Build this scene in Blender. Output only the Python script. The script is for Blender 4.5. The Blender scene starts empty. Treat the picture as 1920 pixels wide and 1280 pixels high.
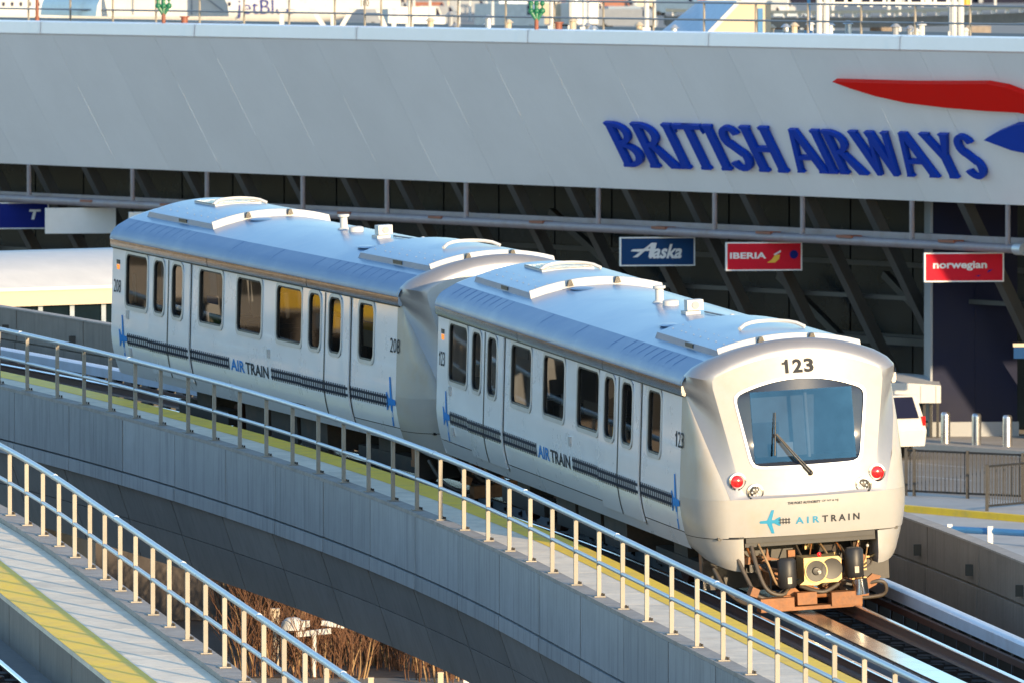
import bpy, math, random
from mathutils import Vector, Matrix
from math import sin, cos, tan, pi, radians, atan2, hypot, sqrt

# ------------------------------------------------------------------ camera, sky, sun, exposure
scn = bpy.context.scene
C = scn.collection
cd = bpy.data.cameras.new('camera')
cam = bpy.data.objects.new('camera', cd)
C.objects.link(cam)
scn.camera = cam
cam.location = (-4.3065, -138.5102, 9.2613)
cam.rotation_euler = (pi / 2 - 0.0418677, 0, 0)
cd.sensor_width = 36
cd.lens = 18689.45 / 1920 * 36
cd.clip_start = 1
cd.clip_end = 20000
cd.dof.use_dof = True
cd.dof.focus_distance = 143
cd.dof.aperture_fstop = 8.0

SUN_AZ, SUN_EL = radians(31.0), radians(8.2)
sunvec = Vector((sin(SUN_AZ) * cos(SUN_EL), -cos(SUN_AZ) * cos(SUN_EL), sin(SUN_EL)))
w = bpy.data.worlds.new('World')
scn.world = w
w.use_nodes = True
nt = w.node_tree
sky = nt.nodes.new('ShaderNodeTexSky')
sky.sky_type = 'NISHITA'
sky.sun_disc = False
sky.sun_elevation = SUN_EL
sky.sun_rotation = atan2(sunvec.x, sunvec.y)
sky.air_density = 1.0
sky.dust_density = 0.2
sky.ozone_density = 2.4
bg = nt.nodes['Background']
bg.inputs['Strength'].default_value = 0.15
nt.links.new(sky.outputs['Color'], bg.inputs['Color'])
sl = bpy.data.lights.new('sun', 'SUN')
sl.energy = 2.8
sl.angle = radians(0.5)
sl.color = (1.0, 0.74, 0.44)
so = bpy.data.objects.new('sun', sl)
C.objects.link(so)
so.rotation_euler = sunvec.to_track_quat('Z', 'Y').to_euler()
so.location = (40, -90, 60)
vs = scn.view_settings
vs.view_transform = 'Standard'
vs.look = 'None'
vs.gamma = 1
vs.exposure = 1.58
vs.use_curve_mapping = False

rnd = random.Random(11)

# ------------------------------------------------------------------ helpers
class MB:
    """collects shapes for one mesh"""
    def __init__(s):
        s.v = []; s.f = []
    def add(s, vs_, fs):
        o = len(s.v)
        s.v += [tuple(p) for p in vs_]
        s.f += [tuple(i + o for i in f) for f in fs]
        return s
    def box(s, x0, x1, y0, y1, z0, z1, M=None, fn=None):
        p = [(x, y, z) for x in (x0, x1) for y in (y0, y1) for z in (z0, z1)]
        if M is not None: p = [M @ Vector(q) for q in p]
        if fn: p = [fn(*q) for q in p]
        return s.add(p, [(0, 1, 3, 2), (4, 6, 7, 5), (0, 4, 5, 1), (2, 3, 7, 6), (0, 2, 6, 4), (1, 5, 7, 3)])
    def bar(s, a, b, wx, wz, up=(0, 0, 1)):
        a = Vector(a); b = Vector(b); d = (b - a).normalized()
        u = d.cross(Vector(up))
        if u.length < 1e-4: u = d.cross(Vector((1, 0, 0)))
        u.normalize(); v = u.cross(d)
        p = [q + u * i * wx / 2 + v * j * wz / 2 for q in (a, b) for i in (-1, 1) for j in (-1, 1)]
        return s.add(p, [(0, 1, 3, 2), (4, 6, 7, 5), (0, 4, 5, 1), (2, 3, 7, 6), (0, 2, 6, 4), (1, 5, 7, 3)])
    def tube(s, path, r, n=8, r2=None, cap=True):
        path = [Vector(p) for p in path]; m = len(path); rings = []
        ref = Vector((0, 0, 1))
        for i, p in enumerate(path):
            d = (path[min(i + 1, m - 1)] - path[max(i - 1, 0)]).normalized()
            u = d.cross(ref)
            if u.length < 1e-3: u = d.cross(Vector((1, 0, 0)))
            u.normalize(); v = u.cross(d)
            rr = r if r2 is None else r + (r2 - r) * i / (m - 1)
            rings.append([p + (u * cos(2 * pi * k / n) + v * sin(2 * pi * k / n)) * rr for k in range(n)])
        vs_ = [p for rg in rings for p in rg]
        fs = [(i * n + k, i * n + (k + 1) % n, (i + 1) * n + (k + 1) % n, (i + 1) * n + k) for i in range(m - 1) for k in range(n)]
        if cap: fs += [tuple(range(n))[::-1], tuple((m - 1) * n + k for k in range(n))]
        return s.add(vs_, fs)
    def grid(s, rows, closed=False, skip=None):
        m = len(rows); n = len(rows[0])
        fs = []
        for i in range(m - 1):
            for j in range(n if closed else n - 1):
                if skip and skip(i, j): continue
                fs.append((i * n + j, i * n + (j + 1) % n, (i + 1) * n + (j + 1) % n, (i + 1) * n + j))
        return s.add([p for r in rows for p in r], fs)
    def prism(s, poly, fn, d0, d1):
        """poly of (a,b); fn(a,b,depth)->xyz"""
        n = len(poly)
        vs_ = [fn(a, b, d0) for a, b in poly] + [fn(a, b, d1) for a, b in poly]
        fs = [tuple(range(n))[::-1], tuple(range(n, 2 * n))] + [(i, (i + 1) % n, n + (i + 1) % n, n + i) for i in range(n)]
        return s.add(vs_, fs)
    def lathe(s, prof, fn, n=16):
        """prof of (r,h) ; fn(x,y,h)"""
        rows = [[fn(r * cos(2 * pi * k / n), r * sin(2 * pi * k / n), h) for k in range(n)] for r, h in prof]
        s.grid(rows, closed=True)
        return s
    def sphere(s, c, rx, ry=None, rz=None, n=10, m=6):
        ry = ry or rx; rz = rz or rx
        rows = [[(c[0] + rx * sin(pi * i / m) * cos(2 * pi * k / n), c[1] + ry * sin(pi * i / m) * sin(2 * pi * k / n), c[2] + rz * cos(pi * i / m)) for k in range(n)] for i in range(m + 1)]
        return s.grid(rows, closed=True)
    def mesh(s, name):
        me = bpy.data.meshes.new(name)
        me.from_pydata(s.v, [], s.f)
        import bmesh
        bm = bmesh.new(); bm.from_mesh(me)
        bmesh.ops.remove_doubles(bm, verts=bm.verts, dist=1e-5)
        bmesh.ops.recalc_face_normals(bm, faces=bm.faces)
        bm.to_mesh(me); bm.free()
        return me

def smooth_mesh(me, deg=35):
    for p in me.polygons: p.use_smooth = True
    try: me.set_sharp_from_angle(angle=radians(deg))
    except Exception: pass

def obj(name, me, mat_, parent=None, label=None, world=False, smooth=0, kind=None):
    if isinstance(me, MB): me = me.mesh(name)
    if smooth: smooth_mesh(me, smooth)
    if mat_ is not None and not me.materials: me.materials.append(mat_)
    o = bpy.data.objects.new(name, me)
    C.objects.link(o)
    if parent is not None:
        o.parent = parent
        if world:
            inv = None
            q = parent; m = Matrix.Identity(4)
            while q is not None:
                m = (q.matrix_parent_inverse @ q.matrix_basis if q.parent else q.matrix_basis) @ m
                q = q.parent
            o.matrix_parent_inverse = m.inverted()
    if label: o['label'] = label
    if kind: o['kind'] = kind
    return o

def tag(o, label, cat, group=None):
    o['label'] = label; o['category'] = cat
    if group: o['group'] = group
    return o

def thing(name, label, cat, loc=(0, 0, 0), M=None, group=None):
    o = bpy.data.objects.new(name, None)
    C.objects.link(o)
    o.empty_display_size = 0.3
    if M is not None: o.matrix_basis = M
    else: o.location = loc
    return tag(o, label, cat, group)

def struct(name, mb, mat_, smooth=0):
    return obj(name, mb, mat_, smooth=smooth, kind='structure')

# ------------------------------------------------------------------ materials
MATS = {}
def mat(name, col, rough=.5, metal=0., var=.12, scale=2., bump=0., bscale=30., coat=0., streak=0., dirt=None, dirtamt=0., spec=.5, emit=0., rand=0.):
    if name in MATS: return MATS[name]
    m = bpy.data.materials.new(name); m.use_nodes = True
    t = m.node_tree; N = t.nodes; L = t.links
    b = N['Principled BSDF']
    b.inputs['Roughness'].default_value = rough
    b.inputs['Metallic'].default_value = metal
    b.inputs['Coat Weight'].default_value = coat
    b.inputs['Coat Roughness'].default_value = .06
    b.inputs['Specular IOR Level'].default_value = spec
    tc = N.new('ShaderNodeTexCoord')
    nz = N.new('ShaderNodeTexNoise'); nz.inputs['Scale'].default_value = scale; nz.inputs['Detail'].default_value = 6; nz.inputs['Roughness'].default_value = .65
    L.new(tc.outputs['Object'], nz.inputs['Vector'])
    mx = N.new('ShaderNodeMix'); mx.data_type = 'RGBA'
    mr = N.new('ShaderNodeMapRange'); mr.inputs[1].default_value = .3; mr.inputs[2].default_value = .7
    L.new(nz.outputs['Fac'], mr.inputs[0]); L.new(mr.outputs[0], mx.inputs[0])
    mx.inputs[6].default_value = (*[c * (1 - var) for c in col], 1)
    mx.inputs[7].default_value = (*[min(1, c * (1 + var)) for c in col], 1)
    out = mx.outputs[2]
    if streak or dirtamt:
        mp = N.new('ShaderNodeMapping')
        mp.inputs['Scale'].default_value = (6, 6, .35) if streak else (1.2, 1.2, 1.2)
        L.new(tc.outputs['Object'], mp.inputs['Vector'])
        n2 = N.new('ShaderNodeTexNoise'); n2.inputs['Scale'].default_value = 1.3; n2.inputs['Detail'].default_value = 7; n2.inputs['Roughness'].default_value = .7
        L.new(mp.outputs[0], n2.inputs['Vector'])
        r2 = N.new('ShaderNodeMapRange'); r2.inputs[1].default_value = .48; r2.inputs[2].default_value = .75
        r2.inputs[4].default_value = max(streak, dirtamt)
        L.new(n2.outputs['Fac'], r2.inputs[0])
        m2 = N.new('ShaderNodeMix'); m2.data_type = 'RGBA'
        L.new(r2.outputs[0], m2.inputs[0]); L.new(out, m2.inputs[6])
        dc = dirt or [c * .45 for c in col]
        m2.inputs[7].default_value = (*dc, 1)
        out = m2.outputs[2]
    if rand:      # piece-to-piece tone differences
        oi = N.new('ShaderNodeObjectInfo'); rm = N.new('ShaderNodeMapRange'); rm.inputs[3].default_value = 1 - rand; rm.inputs[4].default_value = 1 + rand
        L.new(oi.outputs['Random'], rm.inputs[0])
        sc_ = N.new('ShaderNodeVectorMath'); sc_.operation = 'SCALE'
        L.new(out, sc_.inputs[0]); L.new(rm.outputs[0], sc_.inputs['Scale']); out = sc_.outputs[0]
    L.new(out, b.inputs['Base Color'])
    rr = N.new('ShaderNodeMapRange'); rr.inputs[3].default_value = max(.02, rough * .8); rr.inputs[4].default_value = min(1, rough * 1.25)
    L.new(nz.outputs['Fac'], rr.inputs[0]); L.new(rr.outputs[0], b.inputs['Roughness'])
    if bump:
        n3 = N.new('ShaderNodeTexNoise'); n3.inputs['Scale'].default_value = bscale; n3.inputs['Detail'].default_value = 5
        L.new(tc.outputs['Object'], n3.inputs['Vector'])
        bp = N.new('ShaderNodeBump'); bp.inputs['Strength'].default_value = bump; bp.inputs['Distance'].default_value = .02
        L.new(n3.outputs['Fac'], bp.inputs['Height']); L.new(bp.outputs[0], b.inputs['Normal'])
    if emit:
        b.inputs['Emission Color'].default_value = (*col, 1); b.inputs['Emission Strength'].default_value = emit
    MATS[name] = m
    return m

def glass(name, tint, trans=.35, rough=.03):
    """tinted window glass: clear film over a mirror-like face"""
    m = bpy.data.materials.new(name); m.use_nodes = True
    t = m.node_tree; N = t.nodes; L = t.links
    b = N['Principled BSDF']; out = N['Material Output']
    b.inputs['Base Color'].default_value = (*[c * .02 for c in tint], 1)
    b.inputs['Roughness'].default_value = rough
    b.inputs['IOR'].default_value = 1.5
    tr = N.new('ShaderNodeBsdfTransparent'); tr.inputs[0].default_value = (*tint, 1)
    fr = N.new('ShaderNodeFresnel'); fr.inputs[0].default_value = 1.5
    mth = N.new('ShaderNodeMath'); mth.operation = 'MULTIPLY_ADD'
    mth.inputs[1].default_value = -trans; mth.inputs[2].default_value = trans
    L.new(fr.outputs[0], mth.inputs[0])
    mx = N.new('ShaderNodeMixShader')
    L.new(mth.outputs[0], mx.inputs[0]); L.new(b.outputs[0], mx.inputs[1]); L.new(tr.outputs[0], mx.inputs[2])
    L.new(mx.outputs[0], out.inputs['Surface'])
    return m

M_white = mat('white_car_paint', (.72, .75, .80), .28, var=.03, coat=.5, scale=1.2)
M_mask = mat('pearl_fibreglass', (.335, .33, .32), .36, metal=.0, var=.04, coat=.22, dirt=(.34, .27, .17), dirtamt=.45, scale=1.5)
M_chamfer = mat('silver_fibreglass', (.30, .30, .315), .38, metal=.5, var=.04, coat=.1)
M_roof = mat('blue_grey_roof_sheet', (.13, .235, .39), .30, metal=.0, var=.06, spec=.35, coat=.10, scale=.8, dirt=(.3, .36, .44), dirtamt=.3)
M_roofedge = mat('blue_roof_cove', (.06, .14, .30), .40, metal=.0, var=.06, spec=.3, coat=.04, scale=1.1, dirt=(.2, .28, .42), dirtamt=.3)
M_steel = mat('polished_steel', (.62, .62, .63), .16, metal=1., var=.08, scale=3)
M_frame = mat('window_frame_grey', (.42, .45, .50), .35, metal=.5, var=.05)
M_rubber = mat('black_rubber', (.012, .012, .014), .5, var=.2)
M_black = mat('black_steel', (.018, .017, .017), .45, var=.3)
M_under = mat('underframe_dark', (.03, .024, .02), .7, var=.4, scale=4, dirt=(.12, .06, .03), dirtamt=.5)
M_rust = mat('rust_brown_steel', (.26, .10, .03), .6, var=.3, scale=9, dirt=(.10, .05, .025), dirtamt=.6, bump=.2)
M_brass = mat('zinc_yellow_casting', (.40, .28, .12), .4, metal=.4, var=.2, scale=9, dirt=(.2, .12, .05), dirtamt=.5)
M_navyink = mat('dark_navy_decal', (.008, .014, .035), .6, var=.1, spec=.12)
M_blueink = mat('blue_decal', (.01, .19, .55), .6, var=.05, spec=.15)
M_greyink = mat('charcoal_decal', (.035, .038, .045), .75, var=.05, spec=.15)
M_tealink = mat('teal_decal', (.01, .22, .38), .4, var=.05)
M_pane = glass('car_window_glass', (.62, .63, .65), .68)
M_shield = mat('windshield_glass', (.012, .040, .088), .05, metal=.95, var=.10, scale=1.2)
_n = M_shield.node_tree; _t = _n.nodes.new('ShaderNodeBsdfTransparent'); _t.inputs[0].default_value = (.55, .62, .72, 1)
_m = _n.nodes.new('ShaderNodeMixShader'); _m.inputs[0].default_value = .45
_n.links.new(_n.nodes['Principled BSDF'].outputs[0], _m.inputs[1]); _n.links.new(_t.outputs[0], _m.inputs[2]); _n.links.new(_m.outputs[0], _n.nodes['Material Output'].inputs['Surface'])
M_frit = mat('windshield_dark_border', (.03, .036, .05), .12, var=.1, coat=.3)
M_red = mat('red_marker_lens', (.75, .01, .01), .15, var=.02, coat=.5, emit=.5)
M_tail = mat('tail_lamp_red', (.5, .01, .01), .2, var=.02)
M_amber = mat('amber_lamp', (.8, .22, .02), .2, var=.02, emit=.4)
M_chrome = mat('chrome', (.75, .72, .66), .12, metal=1., var=.02)
M_hose = mat('hose_rubber', (.075, .06, .045), .5, var=.3)
M_seat = mat('seat_moulding', (.03, .04, .06), .5)
M_inter = mat('interior_panel', (.07, .07, .075), .6)
M_inter2 = mat('warm_interior_panel', (.36, .31, .25), .6)
M_greenvest = mat('green_vest', (.05, .22, .03), .7)
M_yellow = mat('yellow_safety_paint', (1.0, .60, .02), .6, var=.08, scale=3, dirt=(.42, .33, .12), dirtamt=.5)
M_conc = mat('precast_concrete', (.34, .345, .35), .8, var=.10, scale=1.6, streak=.75, dirt=(.15, .155, .165), bump=.2, bscale=14, rand=.10)
M_conc2 = mat('girder_concrete', (.225, .212, .20), .85, var=.14, scale=.7, streak=.4, bump=.2, bscale=10, rand=.12)
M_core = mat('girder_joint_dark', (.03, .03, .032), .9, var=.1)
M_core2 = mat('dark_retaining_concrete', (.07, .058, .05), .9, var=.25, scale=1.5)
M_concwarm = mat('weathered_wall_concrete', (.24, .205, .175), .85, var=.14, scale=1.8, streak=.5, dirt=(.12, .095, .075), bump=.2, bscale=12, rand=.10)
M_deck = mat('walkway_concrete', (.80, .69, .54), .75, var=.10, scale=2.2, dirt=(.42, .37, .30), dirtamt=.55, bump=.25, bscale=24, rand=.06)
M_kerb = mat('kerb_concrete', (.34, .31, .28), .85, var=.18, scale=5, dirt=(.2, .17, .14), dirtamt=.6)
M_slab = mat('track_slab', (.026, .022, .021), .9, var=.3, scale=2.5, dirt=(.05, .034, .025), dirtamt=.5, spec=.2)
M_railside = mat('rusty_rail', (.10, .045, .03), .55, metal=.3, var=.25, scale=6)
M_railtop = mat('worn_rail_head', (.60, .60, .64), .25, metal=1., var=.12, scale=5)
M_alu = mat('aluminium_reaction_plate', (.64, .62, .60), .22, metal=1., var=.12, scale=1.4, dirt=(.30, .20, .12), dirtamt=.5)
M_cover = mat('pale_rail_cover', (.55, .62, .72), .4, var=.06, scale=3, dirt=(.38, .38, .4), dirtamt=.4)
M_galv = mat('galvanised_steel', (.46, .51, .56), .42, metal=.55, var=.10, scale=6)
M_post = mat('grey_painted_post', (.27, .245, .205), .55, metal=.1, var=.12, scale=5, dirt=(.17, .14, .11), dirtamt=.5, rand=.10)
M_fascia = mat('silver_cladding', (.80, .82, .86), .42, metal=.12, var=.035, scale=.35, streak=.10, dirt=(.62, .64, .68), rand=.025)
M_seam = mat('joint_and_lit_edge', (.85, .86, .88), .5, var=.1)
M_cap = mat('white_coping_metal', (.82, .84, .88), .4, metal=.1, var=.04, scale=.6)
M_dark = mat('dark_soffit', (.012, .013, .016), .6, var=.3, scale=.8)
M_dkglass = mat('dark_terminal_glazing', (.004, .011, .018), .25, var=.4, scale=.4, spec=.12)
M_grnglass = mat('greenish_glazing', (.03, .05, .035), .15, var=.4, scale=.6)
M_strut = mat('strut_steel', (.045, .044, .042), .6, var=.15, scale=2)
M_navy = mat('navy_wall_panel', (.006, .009, .032), .6, var=.1, scale=.8, spec=.2)
M_pipe = mat('grey_tube', (.24, .22, .25), .5, metal=.2, var=.12, scale=3, dirt=(.2, .12, .08), dirtamt=.5)
M_asph = mat('asphalt', (.26, .235, .205), .9, var=.15, scale=.5, bump=.2, bscale=20)
M_apron = mat('apron_concrete', (.25, .23, .21), .9, var=.12, scale=.05)
M_pave = mat('pavement_concrete', (.50, .46, .41), .85, var=.12, scale=.8)
M_ground = mat('bare_soil_ground', (.24, .21, .17), .95, var=.3, scale=.3)
M_soil = mat('leaf_litter_soil', (.10, .06, .035), .95, var=.4, scale=3)
M_paint = mat('white_paint', (.55, .55, .54), .6, var=.06)
M_cream = mat('cream_cladding', (.50, .42, .31), .6, var=.05, scale=.8)
M_grey = mat('mid_grey_paint', (.26, .28, .31), .5, var=.06)
M_green = mat('green_valve_paint', (.01, .13, .06), .4, var=.15)
M_oxide = mat('red_oxide_pipe', (.22, .07, .04), .6, var=.2)
M_bablue = mat('deep_blue_letter', (.004, .045, .40), .45, var=.05, spec=.12)
M_bared = mat('bright_red_ribbon', (.70, .008, .004), .5, var=.03, spec=.08)
M_signblue = mat('sign_blue', (.008, .045, .14), .6, var=.06, spec=.1)
M_signred = mat('sign_red', (.55, .012, .03), .6, var=.06, spec=.1)
M_signnavy = mat('sign_navy', (.006, .016, .17), .6, var=.06, spec=.1)
M_signwhite = mat('sign_white', (.66, .68, .70), .5, var=.04)
M_gold = mat('sign_yellow', (.7, .42, .02), .45)
M_brick = mat('dark_twig', (.13, .062, .032), .9, var=.35, scale=3)
M_trunk = mat('tan_twig', (.28, .18, .09), .9, var=.3, scale=6)
M_tyre = mat('tyre_rubber', (.02, .02, .02), .8)
M_bluepipe = mat('blue_painted_pipe', (.05, .19, .40), .45, var=.1)
M_orange = mat('orange_paint', (.7, .28, .03), .5)
M_skyblue = mat('light_blue_paint', (.08, .28, .5), .5)
M_bluegrey = mat('blue_grey_paint', (.12, .19, .28), .5)
M_stainless = mat('stainless_bollard', (.55, .54, .55), .28, metal=.9, var=.1)

# ------------------------------------------------------------------ lettering
TEXTCACHE = {}
def text_geo(body, bold=0.):
    key = (body, bold)
    if key in TEXTCACHE: return TEXTCACHE[key]
    cu = bpy.data.curves.new('txt', 'FONT')
    cu.body = body; cu.size = 1; cu.offset = bold; cu.resolution_u = 3
    o = bpy.data.objects.new('txt', cu); C.objects.link(o)
    dg = bpy.context.evaluated_depsgraph_get(); dg.update()
    me = bpy.data.meshes.new_from_object(o.evaluated_get(dg))
    v = [tuple(p.co) for p in me.vertices]; f = [tuple(p.vertices) for p in me.polygons]
    bpy.data.objects.remove(o); bpy.data.curves.remove(cu); bpy.data.meshes.remove(me)
    x0 = min(p[0] for p in v); x1 = max(p[0] for p in v); y0 = min(p[1] for p in v); y1 = max(p[1] for p in v)
    v = [((p[0] - x0) / (x1 - x0), (p[1] - y0) / (y1 - y0)) for p in v]
    TEXTCACHE[key] = (v, f, (x1 - x0) / (y1 - y0))
    return TEXTCACHE[key]
ONE = [(.38, 0), (.72, 0), (.72, 1), (.46, 1), (.40, .88), (.28, .80), (.08, .78), (.08, .64), (.38, .64)]
def put_num(mb, num, fn, a0, a1, b0, b1, bold=.02):
    n = len(num); st = (a1 - a0) / n
    for i, c in enumerate(num):
        p, q = a0 + st * (i + .07), a0 + st * (i + .93)
        if c == '1':
            mb.add([fn(p + (q - p) * x, b0 + (b1 - b0) * y) for x, y in ONE], [(0, 1, 2, 3, 4, 5, 6, 7, 8)])
        else: put_text(mb, c, fn, p, q, b0, b1, bold)
    return mb
def put_text(mb, body, fn, a0, a1, b0, b1, bold=0., shear=0.):
    v, f, asp = text_geo(body, bold)
    h = b1 - b0
    mb.add([fn(a0 + (a1 - a0) * p[0] + shear * h * p[1], b0 + h * p[1]) for p in v], f)
    return mb

# ------------------------------------------------------------------ track alignment (t runs back from the nose, y towards picture left)
RR = 170.929; CTX, CTY = -168.38316, -30.59431; A0 = 0.229392; T0 = -8.0
MZ = 0.290936; GR = tan(0.0316288)
def head(t): return A0 + max(t, T0) / RR
def T(t, y, z):
    h = head(t); an = A0 + max(t, T0) / RR
    px = CTX + RR * cos(an); py = CTY + RR * sin(an)
    if t < T0:
        px += sin(h) * (T0 - t); py -= cos(h) * (T0 - t)
    return Vector((px - cos(h) * y, py - sin(h) * y, MZ + t * GR + z))
def T2(t, y, z): return T(t, y, z + .441 + .0077 * t)
SUPER = .053
def frange(a, b, st):
    n = max(1, int(round((b - a) / st)))
    return [a + (b - a) * i / n for i in range(n + 1)]
def sweep(mb, prof, t0, t1, st=1.5, Tf=T, closed=True, caps=True):
    rows = [[Tf(t, y, z) for y, z in prof] for t in frange(t0, t1, st)]
    mb.grid(rows, closed=closed)
    if caps and closed:
        n = len(prof); m = len(rows)
        mb.add(rows[0], [tuple(range(n))]); mb.add(rows[-1], [tuple(range(n))])
    return mb

GZ = -4.65          # ground level
# ------------------------------------------------------------------ ground, roads, pavements
mb = MB(); mb.add([(-6000, -400, GZ - .02), (6000, -400, GZ - .02), (6000, 9000, GZ - .02), (-6000, 9000, GZ - .02)], [(0, 1, 2, 3)])
struct('ground', mb, M_ground)
mb = MB(); mb.add([(-3000, 240, GZ), (3000, 240, GZ), (3000, 8000, GZ), (-3000, 8000, GZ)], [(0, 1, 2, 3)])
struct('airfield_apron', mb, M_apron)

# ------------------------------------------------------------------ terminal building frame
TH = radians(32.5)
DU = Vector((-sin(TH), cos(TH), 0)); NO = Vector((-cos(TH), -sin(TH), 0)); BZ = Vector((0, 0, 1))
P0 = Vector((9.16, 123.5, 0))
LEAN = .58; ZB, ZT = 1.86, 5.95
def B(u, o, z): return P0 + DU * u + NO * o + BZ * z
NV = (NO * LEAN + BZ).normalized()      # up along the leaning fascia
NF = (NO - BZ * LEAN).normalized()      # out of the fascia
VL = (ZT - ZB) * sqrt(1 + LEAN * LEAN)
def Fa(u, v, h=0): return B(u, 0, ZB) + NV * v + NF * h

# road in front of the terminal and its pavements
def bquad(name, u0, u1, o0, o1, z, m):
    mb = MB(); mb.add([B(u0, o0, z), B(u1, o0, z), B(u1, o1, z), B(u0, o1, z)], [(0, 1, 2, 3)])
    return struct(name, mb, m)
bquad('terminal_road', -90, 120, 1.2, 14.2, GZ + .004, M_asph)
mb = MB()
for oo in (5.2, 8.6):
    for k in range(-10, 20):
        u0 = k * 5.
        mb.add([B(u0, oo, GZ + .008), B(u0 + 2.6, oo, GZ + .008), B(u0 + 2.6, oo + .13, GZ + .008), B(u0, oo + .13, GZ + .008)], [(0, 1, 2, 3)])
struct('road_marking', mb, M_paint)
mb = MB(); mb.box(-90, 120, -14, 1.2, GZ - .1, GZ + .16, fn=B); struct('terminal_pavement', mb, M_pave)
mb = MB(); mb.box(-90, 120, 14.2, 17.4, GZ - .1, GZ + .15, fn=B); pv = struct('island_pavement', mb, M_pave)
mb = MB(); mb.box(-90, 120, 17.4, 17.65, GZ - .1, GZ + .155, fn=B); obj('painted_kerb', mb, M_yellow, pv, world=True)
bquad('lower_road', -90, 120, 17.65, 30., GZ + .004, M_pave)

# ------------------------------------------------------------------ terminal building
term = thing('terminal_building', 'long airport terminal with silver fascia leaning out over a dark glazed front', 'building', B(20, -3, GZ))
U0, U1 = -26., 130.
PW = 3.05
k = 0; u = U0
while u < U1 - .1:
    mb = MB(); d = rnd.uniform(0, .006)
    mb.box(u + .007, u + PW - .007, 0, VL, -.10, d, fn=Fa)
    obj('fascia_panel', mb, M_fascia, term, world=True)
    u += PW; k += 1
mb = MB(); mb.box(U0, U1, .02, VL - .02, -.35, -.11, fn=Fa); obj('fascia_backing', mb, M_seam, term, world=True)
# pale dashes along the joints, coloured to look like lit seam edges
for k in range(51):
    uu = U0 + PW * k
    if rnd.random() < .72:
        a = rnd.uniform(0, .5) * VL; b = min(VL - .05, a + rnd.uniform(.25, .6) * VL)
        mb = MB(); mb.box(uu - .010, uu + .010, a, b, -.02, .014, fn=Fa); obj('lit_seam_dash', mb, M_seam, term, world=True)
# coping
u = U0 + 1.; CW = 9.1
zc0 = ZT; oc0 = LEAN * (ZT - ZB)
while u < U1 - 1:
    mb = MB()
    pr = [(oc0 + .05, zc0 + .0), (oc0 + .03, zc0 + .34), (oc0 - 1.2, zc0 + .36), (oc0 - 1.2, zc0 - .1), (oc0 - .1, zc0 - .1)]
    mb.grid([[B(uu, o_, z_) for o_, z_ in pr] for uu in (u + .01, min(U1 - .2, u + CW) - .03)], closed=True)
    obj('coping_panel', mb, M_cap, term, world=True)
    mb = MB(); mb.grid([[B(uu, o_, z_) for o_, z_ in [(oc0 + .07, zc0 - .005), (oc0 + .05, zc0 + .35), (oc0 - .05, zc0 + .35), (oc0 - .05, zc0)]] for uu in (u - .05, u + .05)], closed=True)
    obj('coping_joint', mb, M_seam, term, world=True)
    u += CW
# roof deck and volume
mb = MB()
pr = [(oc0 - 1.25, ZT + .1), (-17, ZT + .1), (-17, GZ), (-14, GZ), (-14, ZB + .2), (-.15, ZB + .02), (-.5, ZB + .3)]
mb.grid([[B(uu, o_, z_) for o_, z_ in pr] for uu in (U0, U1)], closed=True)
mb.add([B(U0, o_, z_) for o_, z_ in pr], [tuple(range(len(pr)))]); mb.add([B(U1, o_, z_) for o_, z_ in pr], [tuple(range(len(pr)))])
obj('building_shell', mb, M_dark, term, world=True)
# recessed glazing, panes with mullions
GO = -5.2
u = U0 + 2
while u < U1 - 3:
    for za, zb in ((GZ + .16, -2.2), (-2.14, -.2), (-.14, ZB)):
        mb = MB(); mb.box(u + .04, u + 3.01, GO - .06, GO, za, zb, fn=B)
        obj('glazing_pane', mb, M_grnglass if u < 4 else M_dkglass, term, world=True)
    u += PW
for z in (-2.17, -.17):
    mb = MB(); mb.box(U0, U1, GO - .02, GO + .12, z - .07, z + .07, fn=B); obj('transom', mb, M_strut, term, world=True)
mb = MB(); mb.box(U0, U1, -3.4, -3.2, -2.25, -2.05, fn=B); obj('horizontal_beam', mb, M_strut, term, world=True)
mb = MB(); mb.box(U0, U1, -2.2, -2.0, -.95, -.83, fn=B); obj('horizontal_beam', mb, M_strut, term, world=True)
# leaning struts
me = None
uu = 7.55 - 4.63 * 7
us = [2.95, 7.55, 10.4, 13.35, 16.25, 19.25, 22.2] + [22.2 + 3.02 * i for i in range(1, 34)] + [-1.6, -6.2, -10.8, -15.4]
for uu in us:
    mb = MB()
    zb_ = GZ + .15
    mb.add([B(uu + du_, LEAN * (z - ZB) + oo, z) for z in (zb_, ZB - .01) for du_, oo in ((-.06, -.02), (.06, -.02), (.06, -.40), (-.06, -.40))], [(0, 1, 5, 4), (1, 2, 6, 5), (2, 3, 7, 6), (3, 0, 4, 7), (0, 1, 2, 3), (4, 5, 6, 7)])
    mb.add([B(uu + du_, LEAN * (z - ZB) + oo, z) for z in (zb_, ZB - .01) for du_, oo in ((-.15, -.0), (.15, -.0), (.15, -.04), (-.15, -.04))], [(0, 1, 5, 4), (1, 2, 6, 5), (2, 3, 7, 6), (3, 0, 4, 7), (0, 1, 2, 3), (4, 5, 6, 7)])
    obj('strut', mb, M_strut, term, world=True)
# interior bracing seen behind the struts
for a, b in (((12.5, -4.2, -.4), (9.5, -4.2, -2.1)), ((9.8, -4.0, -.9), (6.6, -4.0, -2.4)), ((6.6, -4., -.3), (6.6, -4., -2.2)), ((30, -4.5, .9), (25, -4.5, -1.4)), ((18, -4.4, -.6), (14.6, -4.4, -2.4))):
    mb = MB(); mb.bar(B(*a), B(*b), .2, .2); obj('brace', mb, M_strut, term, world=True)
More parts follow.
